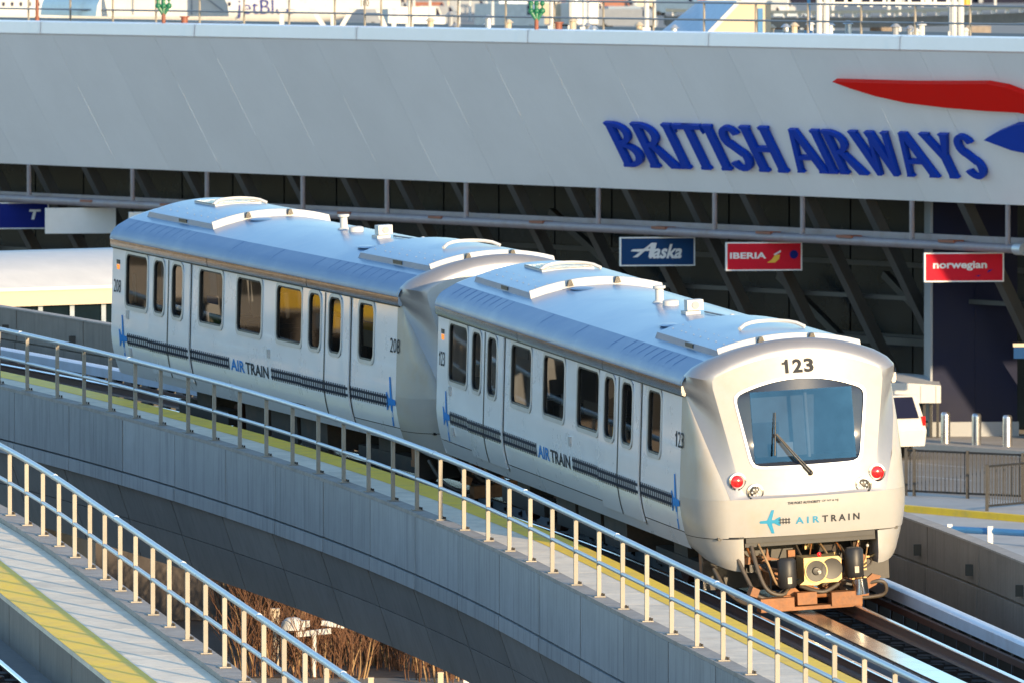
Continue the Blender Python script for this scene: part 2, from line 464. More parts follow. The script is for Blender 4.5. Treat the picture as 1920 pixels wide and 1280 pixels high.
# hung tube and its hangers
tubeo = thing('hanging_sign_tube', 'long grey tube hung under the silver fascia carrying the airline signs', 'tube', B(25, 0, .7))
mb = MB(); mb.tube([B(u_, 0, .70 + .0016 * max(0, u_)) for u_ in (.3, 20, 40, 60, 90, 120)], .125, 10); obj('tube', mb, M_pipe, tubeo, world=True, smooth=40)
mb = MB(); mb.tube([B(.36, 0, .70), B(.0, 0, .70)], .16, 12); obj('end_cap', mb, M_galv, tubeo, world=True, smooth=40)
mb = MB(); mb.box(.3, 120, -.45, -.28, .78, .98, fn=B); obj('rear_beam', mb, M_pipe, tubeo, world=True)
for uu in (.73, 5.16, 10.36, 14.67, 20.55, 27.5, 31.8, 36.5, 42., 46.4, 52.7, 60, 70, 80):
    mb = MB(); mb.tube([B(uu, 0, .8), B(uu, 0, ZB + .0)], .07, 8); obj('hanger', mb, M_pipe, tubeo, world=True, smooth=40)
for uu in (3.4, 8.2, 12.1, 17.3, 23.6, 29, 34, 39, 44.2, 49):
    mb = MB(); mb.box(uu - .35, uu + .35, -.22, .14, .79, .86, fn=B); obj('rusty_bracket', mb, M_oxide, tubeo, world=True)

# navy end wall and the blue sign beside it
nb = thing('navy_wall', 'tall flat navy blue wall block beside the glazed terminal front', 'wall', (8.3, 129.3, GZ))
nd = Vector((1.0, .10, 0)).normalized(); nn = Vector((.10, -1.0, 0)).normalized()
def Nw(a, d, z): return Vector((6.93, 129.0, 0)) + nd * a - nn * d + BZ * z
for a0_, a1_ in ((0, .08),): 
    mb = MB(); mb.box(0, .06, -.02, 1.2, -4.1, ZB, fn=Nw); obj('corner_trim', mb, M_grey, nb, world=True)
for i in range(2):
    mb = MB(); mb.box(.065 + i * 1.15, .06 + (i + 1) * 1.15, 0, .4, -4.1, ZB, fn=Nw); obj('wall_panel', mb, M_navy, nb, world=True)
mb = MB(); mb.box(0, 2.4, -.06, .42, GZ + .16, -4.1, fn=Nw); obj('plinth', mb, M_grey, nb, world=True)
bs = thing('blue_sign', 'small blue sign with white top edge at the right picture edge', 'sign', (9.2, 121, -2.))
def S1(a, d, z): return Vector((8.77, 121., 0)) + Vector((1, .05, 0)) * a + Vector((0, 1, 0)) * d + BZ * z
mb = MB(); mb.box(0, 1.6, 0, .12, -2.05, -1.75, fn=S1); obj('board', mb, M_signblue, bs, world=True)
mb = MB(); mb.box(-.02, 1.62, -.03, .15, -1.75, -1.66, fn=S1); obj('top_edge', mb, M_cream, bs, world=True)
mb = MB(); mb.box(1.2, 1.28, .03, .1, GZ + .0, -2.05, fn=S1); obj('post', mb, M_grey, bs, world=True)

# ------------------------------------------------------------------ big fascia lettering
def arc(cx, cy, rx, ry, a0, a1, n=9):
    return [(cx + rx * cos(radians(a0 + (a1 - a0) * i / n)), cy + ry * sin(radians(a0 + (a1 - a0) * i / n))) for i in range(n + 1)]
def ringseg(cx, cy, rx, ry, tx, ty, a0, a1, n=12):
    return arc(cx, cy, rx, ry, a0, a1, n) + arc(cx, cy, rx - tx, ry - ty, a1, a0, n)
def stem(x, w_=.19):   # vertical stroke with flared feet
    return [(x - .035, 0), (x + w_ + .035, 0), (x + w_ + .035, .045), (x + w_, .075), (x + w_, .925), (x + w_ + .035, .955), (x + w_ + .035, 1), (x - .035, 1), (x - .035, .955), (x, .925), (x, .075), (x - .035, .045)]
GL = {
 'I': (.27, [stem(.04)]),
 'B': (.68, [stem(.04), ringseg(.20, .75, .40, .25, .17, .085, -90, 90), ringseg(.20, .27, .47, .27, .19, .085, -90, 90)]),
 'R': (.80, [stem(.04), ringseg(.20, .73, .43, .27, .18, .085, -90, 90), [(.27, .50), (.45, .50), (.86, 0), (.60, 0)]]),
 'T': (.72, [stem(.265), [(0, .90), (.72, .90), (.75, .80), (.75, 1), (-.03, 1), (-.03, .80)]]),
 'S': (.62, [ringseg(.33, .735, .29, .265, .18, .10, 20, 250), ringseg(.30, .265, .31, .265, .18, .10, -160, 92), [(.10, .60), (.26, .66), (.54, .42), (.40, .33)]]),
 'H': (.82, [stem(.04), stem(.56), [(.2, .45), (.6, .45), (.6, .555), (.2, .555)]]),
 'A': (.86, [[(.28, 1), (.52, 1), (.88, .05), (.92, 0), (.62, 0), (.66, .06), (.40, .78)], [(.30, 1), (.40, .9), (.12, .05), (.16, 0), (-.06, 0), (-.02, .05)], [(.14, .30), (.66, .30), (.63, .39), (.18, .39)]]),
 'W': (1.16, [[(-.03, 1), (.24, 1), (.21, .95), (.42, .25), (.38, 0), (.28, 0), (.0, .95)], [(.28, 0), (.40, 0), (.63, .92), (.56, 1)], [(.48, 1), (.72, 1), (.92, .25), (.90, 0), (.78, 0)], [(.80, 0), (.92, 0), (1.14, .95), (1.18, 1), (.97, 1), (1.01, .95)]]),
 'Y': (.80, [[(-.04, 1), (.25, 1), (.22, .95), (.50, .50), (.32, .44), (0, .95)], [(.54, 1), (.84, 1), (.79, .95), (.52, .50), (.42, .52), (.58, .95)], [(.30, 0), (.56, 0), (.53, .07), (.53, .52), (.33, .52), (.33, .07)]]),
}
def put_word(word, label, uL, uR, v0, h, tracking=.075):
    tot = sum(GL[c][0] for c in word) + tracking * (len(word) - 1)
    sc = (uL - uR) / tot
    x = 0
    wd = thing('fascia_lettering', label, 'lettering', Fa((uL + uR) / 2, v0))
    for c in word:
        mb = MB()
        for i, poly in enumerate(GL[c][1]):
            mb.prism(poly, lambda a, b, d, x=x: Fa(uL - (x + a) * sc, v0 + b * h, d), .02, .13 + .004 * i)
            # raised inner face gives the built-up letter its bevelled edge
        obj('letter', mb, M_bablue, wd, world=True)
        x += GL[c][0] + tracking
kv = sqrt(1 + LEAN * LEAN)
put_word('BRITISH', 'raised deep blue lettering on the silver fascia, left of its two words', 18.45, 10.25, (2.56 - ZB) * kv, 1.24 * kv)
put_word('AIRWAYS', 'raised deep blue lettering on the silver fascia, right word beneath the red ribbon', 9.75, .82, (2.58 - ZB) * kv, 1.18 * kv)
rb = thing('fascia_emblem', 'raised red and blue ribbon emblem on the silver fascia at right', 'emblem', Fa(0, 3.))
pts = [(5.92, 5.14), (4.6, 5.135), (2.2, 5.13), (0, 5.16), (-1.2, 5.18), (-2.0, 5.10), (-2.7, 4.92), (-3.6, 4.55), (-4.3, 4.1), (-4.6, 3.9), (-3.4, 4.25), (-2.1, 4.44), (-.6, 4.46), (1.2, 4.52), (2.9, 4.62), (4.2, 4.78), (5.2, 4.97)]
mb = MB(); mb.prism([(a, (b - ZB) * kv) for a, b in pts], lambda a, b, d: Fa(a, b, d), .02, .20); obj('red_ribbon', mb, M_bared, rb, world=True)
pts = [(.15, 3.67), (-.6, 3.88), (-1.6, 4.10), (-3.0, 4.12), (-4.6, 3.75), (-3.6, 3.3), (-2.0, 3.30), (-.9, 3.42)]
mb = MB(); mb.prism([(a, (b - ZB) * kv) for a, b in pts], lambda a, b, d: Fa(a, b, d), .02, .18); obj('blue_ribbon', mb, M_bablue, rb, world=True)

# ------------------------------------------------------------------ airline signs under the tube
SD = Vector((.985, .17, 0)).normalized(); SN = Vector((.17, -.985, 0)).normalized()
def sign(label, px_u, width, z0, z1, m, name='airline_sign'):
    c = B(px_u, 0, 0)
    t_ = thing(name, label, 'sign', c + BZ * z0, group=None)
    f = lambda a, d, z: c + SD * a + SN * d + BZ * z
    mb = MB(); mb.box(-width / 2 + .03, width / 2 - .03, -.06, .03, z0 + .03, z1 - .03, fn=f); obj('panel', mb, m, t_, world=True)
    mb = MB()
    for a0_, a1_, b0_, b1_ in ((-width / 2, width / 2, z0, z0 + .035), (-width / 2, width / 2, z1 - .035, z1), (-width / 2, -width / 2 + .035, z0 + .035, z1 - .035), (width / 2 - .035, width / 2, z0 + .035, z1 - .035)):
        mb.box(a0_, a1_, -.08, .05, b0_, b1_, fn=f)
    obj('frame', mb, M_signwhite, t_, world=True)
    return t_, (lambda a, b, e=.036: c + SD * a + SN * e + BZ * b)
t_, f = sign('dark blue sign with slanted white script hanging left of two red signs', 17.55, 2.12, -.245, .56, M_signblue)
mb = MB(); put_text(mb, 'laska', lambda a, b: f(a, b), -.24, .66, -.04, .36, .03, .28)
mb.prism([(-.70, 0), (-.56, 0), (-.17, .40), (-.02, .40), (-.12, -.0), (-.26, 0), (-.20, .30)], lambda a, b, d: f(a, b, d), .036, .040)
mb.prism([(-.76, .17), (-.70, .22), (-.20, .24), (-.20, .18), (-.55, .15)], lambda a, b, d: f(a, b, d), .036, .043)
obj('lettering', mb, M_signwhite, t_, world=True)
t_, f = sign('dull red sign with white capitals, yellow tail mark and blue roundel', 12.25, 2.12, -.22, .56, M_signred)
mb = MB(); put_text(mb, 'IBERIA', lambda a, b: f(a, b), -.95, .06, .11, .28, .03); obj('lettering', mb, M_signwhite, t_, world=True)
mb = MB(); mb.prism([(.08, .0), (.30, .0), (.42, .10), (.44, .22), (.30, .20), (.20, .07)], lambda a, b, d: f(a, b, d), .036, .040); obj('yellow_mark', mb, M_gold, t_, world=True)
mb = MB(); mb.prism([(.26, .22), (.46, .34), (.47, .29), (.30, .20)], lambda a, b, d: f(a, b, d), .036, .044); obj('white_mark', mb, M_signwhite, t_, world=True)
mb = MB(); mb.prism(arc(.83, .22, .12, .12, 0, 342, 18), lambda a, b, d: f(a, b, d), .036, .040); obj('blue_roundel', mb, M_signnavy, t_, world=True)
t_, f = sign('bright red sign with white lowercase lettering near the tube end', 2.75, 2.16, -.24, .54, M_signred)
mb = MB(); put_text(mb, 'norwegian', lambda a, b: f(a, b), -.84, .62, .06, .31, .03); obj('lettering', mb, M_signwhite, t_, world=True)
mb = MB(); mb.prism([(.62, .0), (.70, .03), (.78, .10), (.66, .07)], lambda a, b, d: f(a, b, d), .036, .040); mb.prism([(.30, -.08), (.45, -.05), (.40, -.10)], lambda a, b, d: f(a, b, d), .036, .040); obj('blue_mark', mb, M_signnavy, t_, world=True)
t_, f = sign('navy sign ending in a silver letter T at the left edge', 54.0, 2.5, -.16, .66, M_signnavy)
mb = MB(); put_text(mb, 'T', lambda a, b: f(a, b), .58, .93, .13, .44, .04, .25); obj('lettering', mb, M_signwhite, t_, world=True)
sign('blank grey white sign board right of the navy sign', 49.55, 2.16, -.18, .60, M_signwhite, 'blank_sign')
sign('blank pale sign board mostly hidden behind the rear car roof', 44.5, 2.16, -.18, .60, M_signwhite, 'blank_sign')

# ------------------------------------------------------------------ things on the terminal roof
RZ = ZT + .1
def roofrail(ua, ub, o, label, st=2.6):
    r = thing('roof_railing', label, 'railing', B((ua + ub) / 2, o, RZ))
    for h in (.55, 1.02):
        mb = MB(); mb.tube([B(ua, o, RZ + h), B(ub, o, RZ + h)], .03, 6); obj('rail', mb, M_grey, r, world=True, smooth=40)
    pm = None
    for uu in frange(ua, ub, st):
        mb = MB(); mb.tube([B(uu, o, RZ), B(uu, o, RZ + 1.04)], .035, 6); obj('post', mb, M_post, r, world=True, smooth=40)
roofrail(-12, 34, -.6, 'grey two bar railing along the terminal roof edge, right stretch')
roofrail(36, 70, -2.4, 'grey two bar railing along the terminal roof edge, left stretch behind shed')
def standpipe(px_u, o, label):
    s_ = thing('standpipe', label, 'pipe', B(px_u, o, RZ))
    b0 = B(px_u, o, RZ)
    mb = MB(); mb.tube([b0 - BZ * .2, b0 + BZ * .55], .06, 10); obj('riser', mb, M_oxide, s_, world=True, smooth=40)
    mb = MB()
    for dx in (-.16, 0, .16):
        c = b0 + Vector((dx, 0, .75))
        mb.tube([b0 + BZ * .5, c, c + BZ * .22], .055, 8)
        mb.sphere(c + BZ * .02, .09, n=8, m=5); mb.sphere(c + BZ * .23, .075, n=8, m=5)
    obj('valve_head', mb, M_green, s_, world=True, smooth=40)
    s2 = thing('roof_stub_pipe', label.replace('green valve standpipe', 'short red brown pipe stub').replace('left of', 'left, beside'), 'pipe', B(px_u, o, RZ) + Vector((.62, 0, 0)))
    c = b0 + Vector((.62, 0, 0))
    mb = MB(); mb.tube([c - BZ * .15, c + BZ * .42], .10, 12); mb.tube([c + BZ * .42, c + BZ * .46], .14, 12); obj('stub', mb, M_oxide, s2, world=True, smooth=40)
    mb = MB(); mb.tube([c - BZ * .2, c - BZ * .12], .20, 12); obj('collar', mb, M_paint, s2, world=True, smooth=40)
def uo(px, o):   # facade coordinate seen at picture column px
    ang = (px - 960) / 18689.45
    # P0.x + u*DU.x + o*NO.x + 4.3065 = ang*(y+138.51)
    a = DU.x - ang * DU.y
    b = ang * (P0.y + o * NO.y + 138.51) - (P0.x + o * NO.x + 4.3065)
    return b / a
standpipe(uo(307, oc0 - .7), oc0 - .7, 'green valve standpipe on the terminal roof edge before the half round shed')
standpipe(uo(1006, oc0 - .7), oc0 - .7, 'green valve standpipe on the terminal roof edge left of the sloped skylight')
c = B(uo(70, -.3), -.3, RZ)
mb = MB(); mb.tube([c, c + BZ * 2.6], .05, 8); mb.tube([c - BZ * .1, c + BZ * .35], .07, 8)
tag(obj('roof_mast', mb, M_oxide, smooth=40), 'thin red brown mast standing on the roof at far left', 'mast')
# half round shed
def Rf(px, o):
    u_ = uo(px, o)
    return lambda a, d, z: B(u_, o, RZ) + Vector((a, d, z))
f = Rf(305, -4)
sh = thing('roof_shed', 'half round white roof shed with grey barrel side', 'shed', f(0, 0, 0))
prof = [(2.05 * cos(radians(a)), 1.62 * sin(radians(a)) + .35) for a in range(0, 181, 12)]
SK = 4.6
mb = MB(); mb.grid([[f(x - d_ * .42 + .0, d_, z) for x, z in prof] for d_ in (0, 2.3, SK)]); obj('barrel_roof', mb, M_galv, sh, world=True, smooth=60)
mb = MB(); mb.prism(prof, lambda a, b, d: f(a + .0, d, b), -.06, .0); obj('end_wall', mb, M_paint, sh, world=True)
mb = MB()
for a, b in (((0, -.07, 1.95), (-1.2, -.07, 1.3)), ((0, -.07, 1.95), (1.9, -.07, .5)), ((0, -.07, .4), (0, -.07, 1.95)), ((-.9, -.07, .4), (-.9, -.07, 1.6)), ((.9, -.07, .4), (.9, -.07, 1.7))):
    mb.bar(f(*a), f(*b), .05, .05)
obj('end_rib', mb, M_grey, sh, world=True)
mb = MB(); mb.box(-5.5, 2.4, -.3, 4.6, -.02, .16, fn=f); obj('base', mb, M_pipe, sh, world=True)
# boarding bridge cabin with truss legs, right of the shed
f = Rf(640, -6)
jb = thing('boarding_bridge', 'beige boarding bridge cabin on a white truss frame', 'boarding bridge', f(0, 0, 0))
mb = MB(); mb.box(-.4, 1.35, 0, 3, 1.02, 3.4, fn=f); obj('cabin', mb, M_cream, jb, world=True)
mb = MB(); mb.prism([(-1.95, 1.05), (-.42, 1.05), (-.42, 1.25), (-1.1, 2.4), (-1.95, 2.4)], lambda a, b, d: f(a, d, b), .2, 2.6); obj('sloped_bellows', mb, M_grey, jb, world=True)
for i in range(3):
    mb = MB(); mb.bar(f(-1.9 + .3 * i, .1, 2.2 - .3 * i), f(-.5, .1, 1.3 - .06 * i), .1, .1); obj('bellows_rib', mb, M_strut, jb, world=True)
mb = MB(); mb.box(-.4, 1.8, -.1, .1, .62, .98, fn=f); obj('beam', mb, M_paint, jb, world=True)
mb = MB(); mb.box(-2., -.42, -.1, .1, .62, .95, fn=f); obj('beam', mb, M_galv, jb, world=True)
mb = MB(); put_text(mb, '100', lambda a, b: f(a, -.106, b), .60, .84, .70, .90); obj('number', mb, M_greyink, jb, world=True)
for a, b in ((-.25, -.25), (1.6, 1.6), (.35, -.1), (1.1, 1.4), (-.9, -.4), (-1.8, -1.8)):
    mb = MB(); mb.bar(f(a, 0, .65), f(b, 0, -.1), .14, .14); obj('leg', mb, M_paint, jb, world=True)
# sloped skylight
f = Rf(1330, -5)
sk = thing('roof_skylight', 'sloped grey skylight with cream side wall on the roof', 'skylight', f(0, 0, 0))
mb = MB(); mb.prism([(-.2, -.1), (.85, .95), (1.75, .95), (1.75, -.1)], lambda a, b, d: f(a, d, b), 0, .18); obj('side_wall', mb, M_cream, sk, world=True)
mb = MB(); mb.prism([(-.28, -.1), (.80, 1.02), (1.78, 1.02), (1.78, .93), (.86, .93), (-.10, -.1)], lambda a, b, d: f(a, d, b), -.06, .0); obj('edge_trim', mb, M_paint, sk, world=True)
mb = MB(); mb.add([f(-.22, .0, -.06), f(.83, .0, 1.0), f(-.25, 2.6, 1.0), f(-1.55, 2.6, -.06)], [(0, 1, 2, 3)]); mb.add([f(.83, 0, 1.), f(1.75, 0, 1.), f(1.2, 2.6, 1.), f(-.25, 2.6, 1.)], [(0, 1, 2, 3)])
mb.add([f(-.22, .03, -.12), f(.83, .03, .94), f(-.25, 2.6, .94), f(-1.55, 2.6, -.12)], [(0, 1, 2, 3)]); obj('glass_slope', mb, M_galv, sk, world=True)
mb = MB(); mb.box(1.38, 1.52, -.04, .0, -.1, .80, fn=f); obj('blue_door', mb, M_bluepipe, sk, world=True)
# white pipe rack
f = Rf(1665, -8)
pk = thing('pipe_rack', 'white steel pipe rack standing on the roof at right', 'pipe rack', f(0, 0, 0))
for x in (-1.95, -1.75, 1.85, 2.05):
    mb = MB(); mb.tube([f(x, 0, 0), f(x, 0, 2.6)], .09, 8); obj('column', mb, M_paint, pk, world=True, smooth=40)
for z in (.95, 1.28, 1.75):
    mb = MB(); mb.box(-1.9, 2.0, -.05, .05, z - .05, z + .05, fn=f); obj('beam', mb, M_paint, pk, world=True)
for i in range(10):
    x = -1.6 + i * .36
    mb = MB(); mb.box(x, x + .09, -.04, .04, .86, 1.75, fn=f); obj('upright', mb, M_paint, pk, world=True)
mb = MB(); mb.tube([f(2.2, .1, .9), f(2.2, .1, 2.6)], .12, 8); obj('orange_column', mb, M_orange, pk, world=True, smooth=40)
for i, px in enumerate((768, 1035, 1072, 1095, 1212, 1785, 1516)):
    f = Rf(px, -10 - (i % 3))
    mb = MB(); mb.tube([f(0, 0, -.1), f(0, 0, 3)], .05 + .03 * (i % 3), 8); mb.box(-.12, .12, -.12, .12, -.1, .12, fn=f)
    tag(obj('roof_pole', mb, M_paint if i != 6 else M_skyblue, smooth=40), ['slim white pole on the roof right of the boarding bridge', 'stout white pole on the roof right of the green standpipe', 'slim white pole on the roof, second right of the standpipe', 'stub white pole on the roof, third right of the standpipe', 'slim white pole on the roof just left of the skylight', 'tall white pole on the roof beside the orange column', 'thin pale blue pole on the roof left of the pipe rack'][i], 'pole')
# small roof vents and boxes along the edge
for i in range(26):
    px = rnd.uniform(760, 1900); o_ = rnd.uniform(-14, -3)
    f = Rf(px, o_); sz = rnd.uniform(.15, .4)
    mb = MB()
    mb.tube([f(0, 0, -.05), f(0, 0, sz)], .09, 8); mb.tube([f(0, 0, sz), f(0, 0, sz + .1)], .16, 8, .05)
    tag(obj('roof_vent', mb, [M_paint, M_grey, M_cream, M_galv][i % 4], smooth=40), 'small capped vent standing on the terminal roof', 'vent', 'small roof vents')

# ------------------------------------------------------------------ far airfield behind the roof
def far(px, d):
    return Vector((-4.3065 + (px - 960) / 18689.45 * d, d - 138.51, GZ))
def fz(py, d): return 9.2613 - (py + 143) / 18689.45 * d
D = 1150.
pl = thing('airliner', 'white parked airliner with blue lettering behind the roof', 'airliner', far(300, D))
cx0, cx1 = far(-560, D).x, far(640, D).x
zc = fz(14, D); Yp = D - 138.5
prof = [(0, .05), (.8, .8), (2.2, 1.4), (5, 1.9), (8, 2.05), (58, 2.05), (66, 1.5), (72, .5)]
L0 = cx1 + 2
mb = MB(); mb.grid([[(L0 - a, Yp + r * cos(2 * pi * k / 24), zc + r * sin(2 * pi * k / 24)) for k in range(24)] for a, r in prof], closed=True); obj('fuselage', mb, M_paint, pl, world=True, smooth=50)
for i in range(40):
    x = L0 - 8 - i * 1.0
    if far(430, D).x < x < far(446, D).x + 7: continue
    mb = MB(); mb.box(x, x + .32, Yp - 2.06, Yp - 1.9, zc + .15, zc + .62); obj('cabin_window', mb, M_navy, pl, world=True)
mb = MB(); put_text(mb, 'jetBlue', lambda a, b: (a, Yp - 2.09, b), far(446, D).x, far(446, D).x + 6.6, zc - 1.3, zc + .9); obj('lettering', mb, M_signnavy, pl, world=True)
mb = MB(); mb.box(L0 - 44, L0 - 34, Yp - 9, Yp - 1.5, zc - 1.5, zc - 1.2); obj('wing', mb, M_galv, pl, world=True)
mb = MB(); mb.tube([(L0 - 42, Yp - 6, zc - 2.4), (L0 - 37, Yp - 6, zc - 2.4)], 1.0, 14); obj('engine', mb, M_signnavy, pl, world=True, smooth=40)
for a in (12, 40):
    mb = MB(); mb.box(L0 - a, L0 - a + .6, Yp - .6, Yp + .6, GZ, zc - 1.5); obj('landing_gear', mb, M_grey, pl, world=True)
# long low concourse far behind
cc = thing('far_concourse', 'long low concourse with dark windows far across the airfield', 'building', far(1300, 1750))
D2 = 1750.
xa, xb = far(640, D2).x, far(2100, D2).x
mb = MB(); mb.box(xa, xb, D2 - 138, D2 - 110, GZ, fz(-60, D2)); obj('wall', mb, M_navy, cc, world=True)
mb = MB(); mb.box(xa, xb, D2 - 139, D2 - 138.02, fz(22, D2), fz(16, D2)); obj('sill_band', mb, M_cream, cc, world=True)
mb = MB(); mb.box(xa, xb, D2 - 139, D2 - 138.02, fz(-4, D2), fz(-12, D2)); obj('upper_band', mb, M_grey, cc, world=True)
i = 0; x = xa
while x < xb:
    mb = MB(); mb.box(x, x + rnd.uniform(.7, 1.8), D2 - 139.4, D2 - 138.0, GZ, fz(rnd.choice((8, -10, -20)), D2)); obj('column', mb, [M_paint, M_cream, M_grey][i % 3], cc, world=True)
    x += rnd.uniform(3.2, 6.5); i += 1
# viaduct on the right, far
fv = thing('far_viaduct', 'far curved tan road viaduct with parapet at upper right', 'viaduct', far(1750, 620))
mb = MB()
for py0, py1, m_ in ((44, 33, M_concwarm),):
    rows = []
    for px in range(1250, 2100, 40):
        d = 640 - (px - 1500) * .05; lift = -((px - 1500) / 420.) ** 2 * 10
        p = far(px, d); rows.append([(p.x, p.y, fz(53 + lift, d)), (p.x, p.y, fz(34 + lift, d)), (p.x, p.y + 12, fz(34 + lift, d)), (p.x, p.y + 12, fz(53 + lift, d))])
    mb.grid(rows, closed=True)
obj('deck', mb, M_concwarm, fv, world=True)
for px in range(1260, 2060, 26):
    d = 640 - (px - 1500) * .05 - .4; lift = -((px - 1500) / 420.) ** 2 * 10; p = far(px, d)
    mb = MB(); mb.box(p.x, p.x + .28, p.y - .3, p.y, fz(33 + lift, d), fz(22 + lift, d)); obj('parapet_post', mb, M_paint, fv, world=True)
mb = MB()
for px in range(1250, 2060, 40):
    d = 640 - (px - 1500) * .05 - .5; lift = -((px - 1500) / 420.) ** 2 * 10; p = far(px, d)
    d2 = 640 - (px + 40 - 1500) * .05 - .5; l2 = -((px + 40 - 1500) / 420.) ** 2 * 10; p2 = far(px + 40, d2)
    mb.bar((p.x, p.y, fz(23 + lift, d)), (p2.x, p2.y, fz(23 + l2, d2)), .2, .2)
obj('parapet_rail', mb, M_cream, fv, world=True)
for px in (1300, 1480, 1660, 1840):
    p = far(px, 640); mb = MB(); mb.box(p.x - .8, p.x + .8, p.y + 4, p.y + 6, GZ, fz(50, 640)); obj('pier', mb, M_concwarm, fv, world=True)
# service vehicles and cargo containers scattered on the apron
def van(px, d, col, L=5.2, H=2.2, W=2.0, ang=0., label='', group='service vehicles on the far apron', name='service_van', z=None):
    p = far(px, d)
    if z is not None: p.z = z
    M = Matrix.Translation(p) @ Matrix.Rotation(ang, 4, 'Z')
    v = thing(name, label, 'van', M=M, group=group)
    pr = [(-L / 2, .45), (L / 2, .45), (L / 2, .45 + H * .42), (L / 2 - .45, .45 + H * .46), (L / 2 - 1.05, H), (-L / 2 + .1, H), (-L / 2, H - .15)]
    mb = MB(); mb.prism(pr, lambda a, b, dd: (a, dd, b), -W / 2, W / 2); obj('body', mb, col, v)
    for s_ in (-1, 1):
        mb = MB(); mb.prism([(L / 2 - 1.35, .45 + H * .45), (L / 2 - .62, .45 + H * .45), (L / 2 - 1.1, H - .15), (L / 2 - 1.35, H - .15)], lambda a, b, dd: (a, dd, b), s_ * W / 2, s_ * (W / 2 + .012)); obj('side_window', mb, M_navy, v)
        for x in (-L / 2 + .9, L / 2 - .9):
            mb = MB(); mb.tube([(x, s_ * (W / 2 - .2), .36), (x, s_ * (W / 2 + .03), .36)], .36, 12); obj('wheel', mb, M_tyre, v)
    return v
cols = [(M_paint, 'white'), (M_cream, 'cream'), (M_bluegrey, 'blue grey'), (M_oxide, 'red brown'), (M_galv, 'silver'), (M_grey, 'grey')]
for i in range(34):
    px = rnd.uniform(720, 1500); d = rnd.uniform(1260, 1650)
    cm, cn = cols[rnd.randrange(6)]
    van(px, d, cm, rnd.uniform(5, 9), rnd.uniform(2.2, 3.6), 2.4, rnd.uniform(-.5, .5), 'small %s service vehicle far behind the roof railing' % cn)
for i in range(22):
    p = far(rnd.uniform(745, 1900), rnd.uniform(900, 1500)); h = rnd.uniform(5, 14)
    mb = MB(); mb.tube([p, p + BZ * h], .22, 6, .12); mb.box(p.x - .9, p.x + .9, p.y - .2, p.y + .2, p.z + h - .1, p.z + h + .2)
    tag(obj('light_mast', mb, M_paint, smooth=40), 'slim pale light mast far behind the terminal roof', 'light mast', 'light masts on the far airfield')

# ------------------------------------------------------------------ right forecourt: bollards, barriers, white car, shelter
def gpt(px, py, z=GZ):
    v = (py + 143) / 18689.45; d = (9.2613 - z) / v
    p = far(px, d); p.z = z; return p
for i, (px, py) in enumerate(((1774, 842), (1832, 845), (1890, 848))):
    p = gpt(px, py); mb = MB()
    mb.lathe([(.0, 1.0), (.09, .99), (.12, .95), (.125, .9), (.125, 0)], lambda x, y, h: (p.x + x, p.y + y, p.z + h), 16)
    tag(obj('bollard', mb, M_stainless, smooth=40), ['stainless bollard left of three beyond the black barrier', 'stainless bollard in the middle of three beyond the black barrier', 'stainless bollard right of three beyond the black barrier'][i], 'bollard')
def barrier(pa, pb, label, h=1.1, st=.115, posts=(0, 1)):
    t_ = thing('steel_barrier', label, 'barrier', (pa + pb) / 2)
    d = pb - pa; n = int(d.length / st)
    for z in (.12, h):
        mb = MB(); mb.bar(pa + BZ * z, pb + BZ * z, .04, .05); obj('rail', mb, M_black, t_, world=True)
    for k in posts:
        q = pa + d * k; mb = MB(); mb.box(q.x - .04, q.x + .04, q.y - .04, q.y + .04, q.z, q.z + h + .05); obj('post', mb, M_black, t_, world=True)
    b = None
    for k in range(1, n):
        q = pa + d * (k / n)
        if b is None:
            mb = MB(); mb.box(-.011, .011, -.011, .011, .12, h); b = mb.mesh('baluster'); b.materials.append(M_black)
        o = bpy.data.objects.new('baluster', b); C.objects.link(o); o.parent = t_; o.location = q - (pa + pb) / 2
zk = GZ + .15
barrier(gpt(1700, 929, zk), gpt(1958, 941, zk), 'long black bar barrier standing on the island pavement', posts=(0, .06, .45, .85, 1))
barrier(gpt(1852, 958, zk), gpt(1985, 946, zk), 'short black barrier panel standing nearer, angled at right', h=1.05, posts=(0, 1))
mb = MB(); pts = [gpt(x, y, GZ + .3) for x, y in ((1745, 990), (1800, 993), (1860, 996), (1930, 1000), (2000, 1006))]
br = thing('blue_guard_pipe', 'blue guard pipe on white clamps beyond the concrete wall', 'pipe rail', gpt(1830, 996))
mb.tube(pts, .075, 8); obj('pipe', mb, M_bluepipe, br, world=True, smooth=40)
for x, y in ((1782, 992), (1858, 996), (1935, 1000)):
    p = gpt(x, y, GZ + .3); mb = MB(); mb.box(p.x - .06, p.x + .06, p.y - .1, p.y + .1, GZ, GZ + .42); obj('clamp', mb, M_paint, br, world=True)
